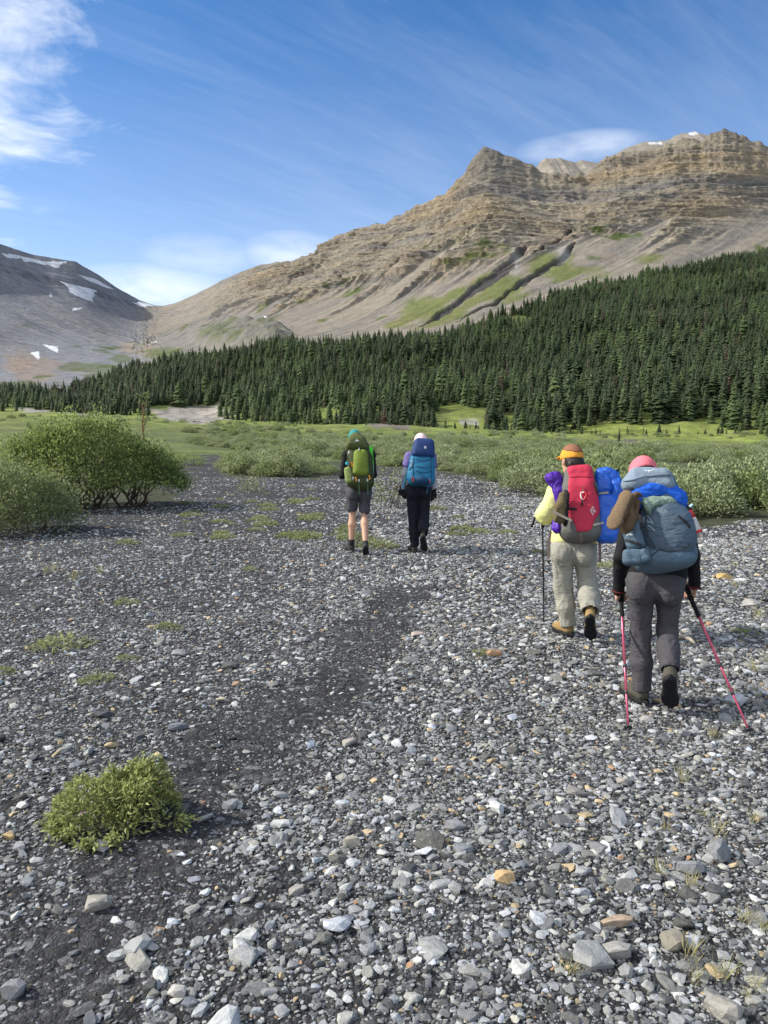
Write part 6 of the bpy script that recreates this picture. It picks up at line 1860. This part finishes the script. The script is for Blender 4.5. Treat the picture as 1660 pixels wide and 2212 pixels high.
# ---- blue pack
M_NAVP = fabric('navy_nylon', lin(34, 58, 106), .65, 500, .3, .25, .12, 9); M_TEALP = fabric('teal_blue_nylon', lin(32, 108, 146), .6, 500, .35, .25, .15, 9); M_DTEAL = fabric('dark_blue_nylon', lin(24, 66, 98), .65, 500, .3, .25, .12, 9)
k2 = Pack(A2, Y2, (1200, 740), -.19, (1215, 280), -.02, None, 'blue backpack with navy lid worn by the hiker in navy trousers', .012)
v = k2.vox(980, 200, 1440, 800); v.box(k2.p(1200, 590, .0), (.185, .14, .22), .09, k2.rot(0), .03, .04, .03); v.box(k2.p(1212, 420, .0), (.155, .12, .16), .07, k2.rot(0), .05); v.ell(k2.p(1085, 640, .0), (.06, .11, .12), k2.rot(0), .05)
body2 = k2.part('main_bag', v, M_TEALP, folds(.006, 10, 41, (.5, .5, 2)))
w = k2.vox(980, 200, 1440, 520); w.box(k2.p(1218, 365, -.03), (.158, .15, .145), .07, k2.rot(2), .02, .10, .02)
lid2 = k2.part('lid', w, M_NAVP, folds(.005, 9, 42))
w = k2.vox(980, 600, 1440, 800); w.ell(k2.p(1195, 700, -.07), (.135, .11, .075), k2.rot(0), .02); bot2 = k2.part('bottom_compartment', w, M_DTEAL, folds(.004, 10, 43))
b2 = k2.bvh(body2, lid2, bot2)
for k, yy in enumerate((470, 545, 600)): k2.strap('pocket_seam', b2, [(1140, yy), (1200, yy + 14), (1260, yy + 10), (1300, yy)], .008, M_DTEAL, .003)
k2.strap('side_seam', b2, [(1112, 440), (1106, 560), (1100, 680)], .010, M_DTEAL, .003); k2.strap('side_seam', b2, [(1300, 430), (1305, 560), (1300, 680)], .010, M_DTEAL, .003)
k2.strap('compression_strap', b2, [(1060, 590), (1090, 560), (1108, 520)], .014, M_DSTRAP, .006)
k2.strap('compression_strap', b2, [(1088, 480), (1085, 520), (1078, 545)], .020, plain('pale_tag', lin(170, 190, 200), .6), .010)
for pts in [[(1098, 665), (1090, 690), (1100, 718), (1112, 700), (1104, 668)], [(1280, 690), (1292, 712), (1284, 736)]]: k2.strap('ice_axe_loop', b2, pts, .010, plain('coral_cord', lin(225, 90, 60), .6), .012, .006)
k2.strap('hanging_strap', None, [(1272, 740), (1262, 800), (1252, 860)], .012, M_DTEAL, free=True).location = tuple(-k2.n * .10)
k2.strap('hip_belt_strap', None, [(1040, 640), (1010, 720), (990, 800)], .02, M_TEALP, free=True).location = tuple(-k2.n * .05)
k2.print('logo', b2, [[(1228, 328), (1248, 330), (1247, 352), (1227, 350)]], M_WHITE, .005)
k2.print('logo_mark', b2, [[(1233, 336), (1243, 337), (1242, 345), (1232, 344)]], M_NAVP, .007)
# shoulder straps of every pack
for kk, J in ((k4, J4), (k3, J3), (k1, J1), (k2, J2)):
    for s, sg in (('l', -1), ('r', 1)):
        sh_ = J[s + 'sh'] * .62 + J['neck'] * .38; ch = J['chest']
        fr = V3(0, 1, 0)
        pts = [sh_ - fr * .12 + V3(0, 0, .02), sh_ + V3(0, 0, .085), sh_ + fr * .12 + V3(0, 0, -.02), ch + V3(sg * .11, .17, -.02), J['waist'] + V3(sg * .17, .06, .08), J['waist'] + V3(sg * .17, -.10, .05)]
        mb = MB(); off = np.array(kk.root.location); mb.tube([q - off for q in pts], [.022, .024, .024, .022, .012, .012], 8)
        link('shoulder_strap', mb.mesh('shoulder_strap'), M_DSTRAP, kk.root)

# ------------------------------------------------------------------ poles
M_POLEP = plain('pink_anodised', lin(190, 86, 108), .3, .5, .6); M_POLEB = plain('dark_shaft', (.04, .045, .045), .35, .5, .3); M_GRIP = plain('foam_grip', (.012, .012, .013), .85, .2)
M_MAROON = fabric('maroon_strap', lin(96, 38, 42), .8)
def pole(label, top, tip, mat, grip=.30, strap_pts=None, r=.0085):
    o = loose('trekking_pole', label, 'pole', tip); d = unit(tip - top); L = np.linalg.norm(tip - top); q = lambda f: top + d * L * f - tip
    g = grip / L
    for nm, f0, f1, r0, r1, mt in [('upper_shaft', g * .9, .56, r, r, mat), ('middle_shaft', .55, .74, r * .9, r * .9, mat), ('lower_shaft', .73, .955, r * .8, r * .75, mat), ('tip', .95, 1.0, r * .75, .003, M_POLEB),
                               ('lock', .545, .565, r * 1.35, r * 1.35, M_POLEB), ('lock', .725, .742, r * 1.3, r * 1.3, M_POLEB)]:
        mb = MB(); mb.tube([q(f0), q(f1)], [r0, r1], 10); link(nm, mb.mesh(nm), mt, o)
    mb = MB(); mb.tube([q(-.02), q(-.012), q(.01), q(g * .25), q(g * .35), q(g * .45), q(g * .95), q(g)], [.012, .020, .019, .0145, .018, .0145, .0135, .010], 12); link('grip', mb.mesh('grip'), M_GRIP, o)
    mb = MB(); mb.tube([q(.945), q(.947), q(.953), q(.955)], [.006, .024, .024, .006], 14); link('basket', mb.mesh('basket'), M_POLEB, o)
    if strap_pts is not None:
        mb = MB(); mb.tube([p_ - tip for p_ in strap_pts], [.008] * len(strap_pts), 8); link('wrist_strap', mb.mesh('wrist_strap'), M_MAROON, o)
    return o
def ring(c, ax_, r_):
    ax_ = unit(ax_); a = unit(np.cross(ax_, V3(.1, 1, .2))); b = np.cross(ax_, a)
    return [c + (a * math.cos(t_) + b * math.sin(t_)) * r_ for t_ in np.linspace(0, 2 * math.pi, 15)]
tipL = gpt(*A1(727, 2030)); gl = J4['lwr'] + unit(J4['lhd'][0]) * .085 + unit(J4['lhd'][1]) * .028; topL = gl + unit(gl - tipL) * .05
pole('pink trekking pole held in the left hand of the coral capped hiker', topL, tipL, M_POLEP, .21, ring(J4['lwr'] + V3(0, 0, -.01), V3(.1, 0, 1), .036))
tipR = gpt(*A1(1556, 2050)); gl = J4['rwr'] + unit(J4['rhd'][0]) * .085 + unit(J4['rhd'][1]) * .028; topR = gl + unit(gl - tipR) * .05
pole('pink trekking pole slanting out from the right hand of the coral capped hiker', topR, tipR, M_POLEP, .24, ring(J4['rwr'] + V3(0, 0, -.02), V3(.1, 0, 1), .036))
tip3 = gpt(*A1(160, 1302)); top3 = at(*A1(150, 520), tip3[1] + .02)
pl3 = pole('thin dark trekking pole held by the yellow jacketed hiker', top3, tip3, M_POLEB, .16, None, .007)
tip5 = at(*A1(78, 632), Y3 + .25)
w = Vox(tip5 - .2, tip5 + .25, .006); w.cone(at(*A1(112, 540), Y3 + .3), tip5, .010, .012, 0, V3(0, 1, 0), .5)
skin('wrist_strap', w, M_GRIP, pl3)

# ------------------------------------------------------------------ loose finds on the gravel
def slab(label, px_, py_, dims, yaw, mat, name='rock_slab'):
    g_ = gpt(px_, py_); me = hull_stone(900 + int(px_), 22); me.materials.clear()
    o = link(name, me, mat); o.location = (g_[0], g_[1], g_[2] + dims[2] * .5); o.scale = dims; o.rotation_euler = (.05, .1, yaw); tag(o, label, 'rock')
m_tan, t_ = new_mat('tan_sandstone'); n_ = t_.noise(t_.n('ShaderNodeTexCoord').outputs['Object'], 3, 6, .65); finish(t_, t_.mix(n_, (.34, .26, .15), (.5, .40, .25)), .9, n_, .4, .05, .2)
slab('long tan rock slab beside the raised boot of the coral capped hiker', 1442, 1522, (.105, .035, .025), -.75, m_tan)
def stick(label, p0, p1, r_):
    a, b = gpt(*p0), gpt(*p1); o = loose('driftwood_stick', label, 'stick', a); mb = MB()
    b = b + V3(0, 0, r_ * 1.4); mb.tube([V3(0, 0, r_), (b - a) * .3 + V3(0, 0, r_ * 2), (b - a) * .7 + V3(0, 0, r_ * 1.5), b - a], [r_ * 1.3, r_, r_ * .9, r_ * .4], 7)
    link('wood', mb.mesh('wood'), wood_mat('bleached_wood', (.30, .26, .2), (.45, .4, .32), 20), o)
stick('bleached driftwood piece lying right of the charcoal trousers', (1468, 1382), (1502, 1397), .018)
stick('pale driftwood sliver on the dark grit in the middle distance', (470, 1517), (492, 1520), .012)
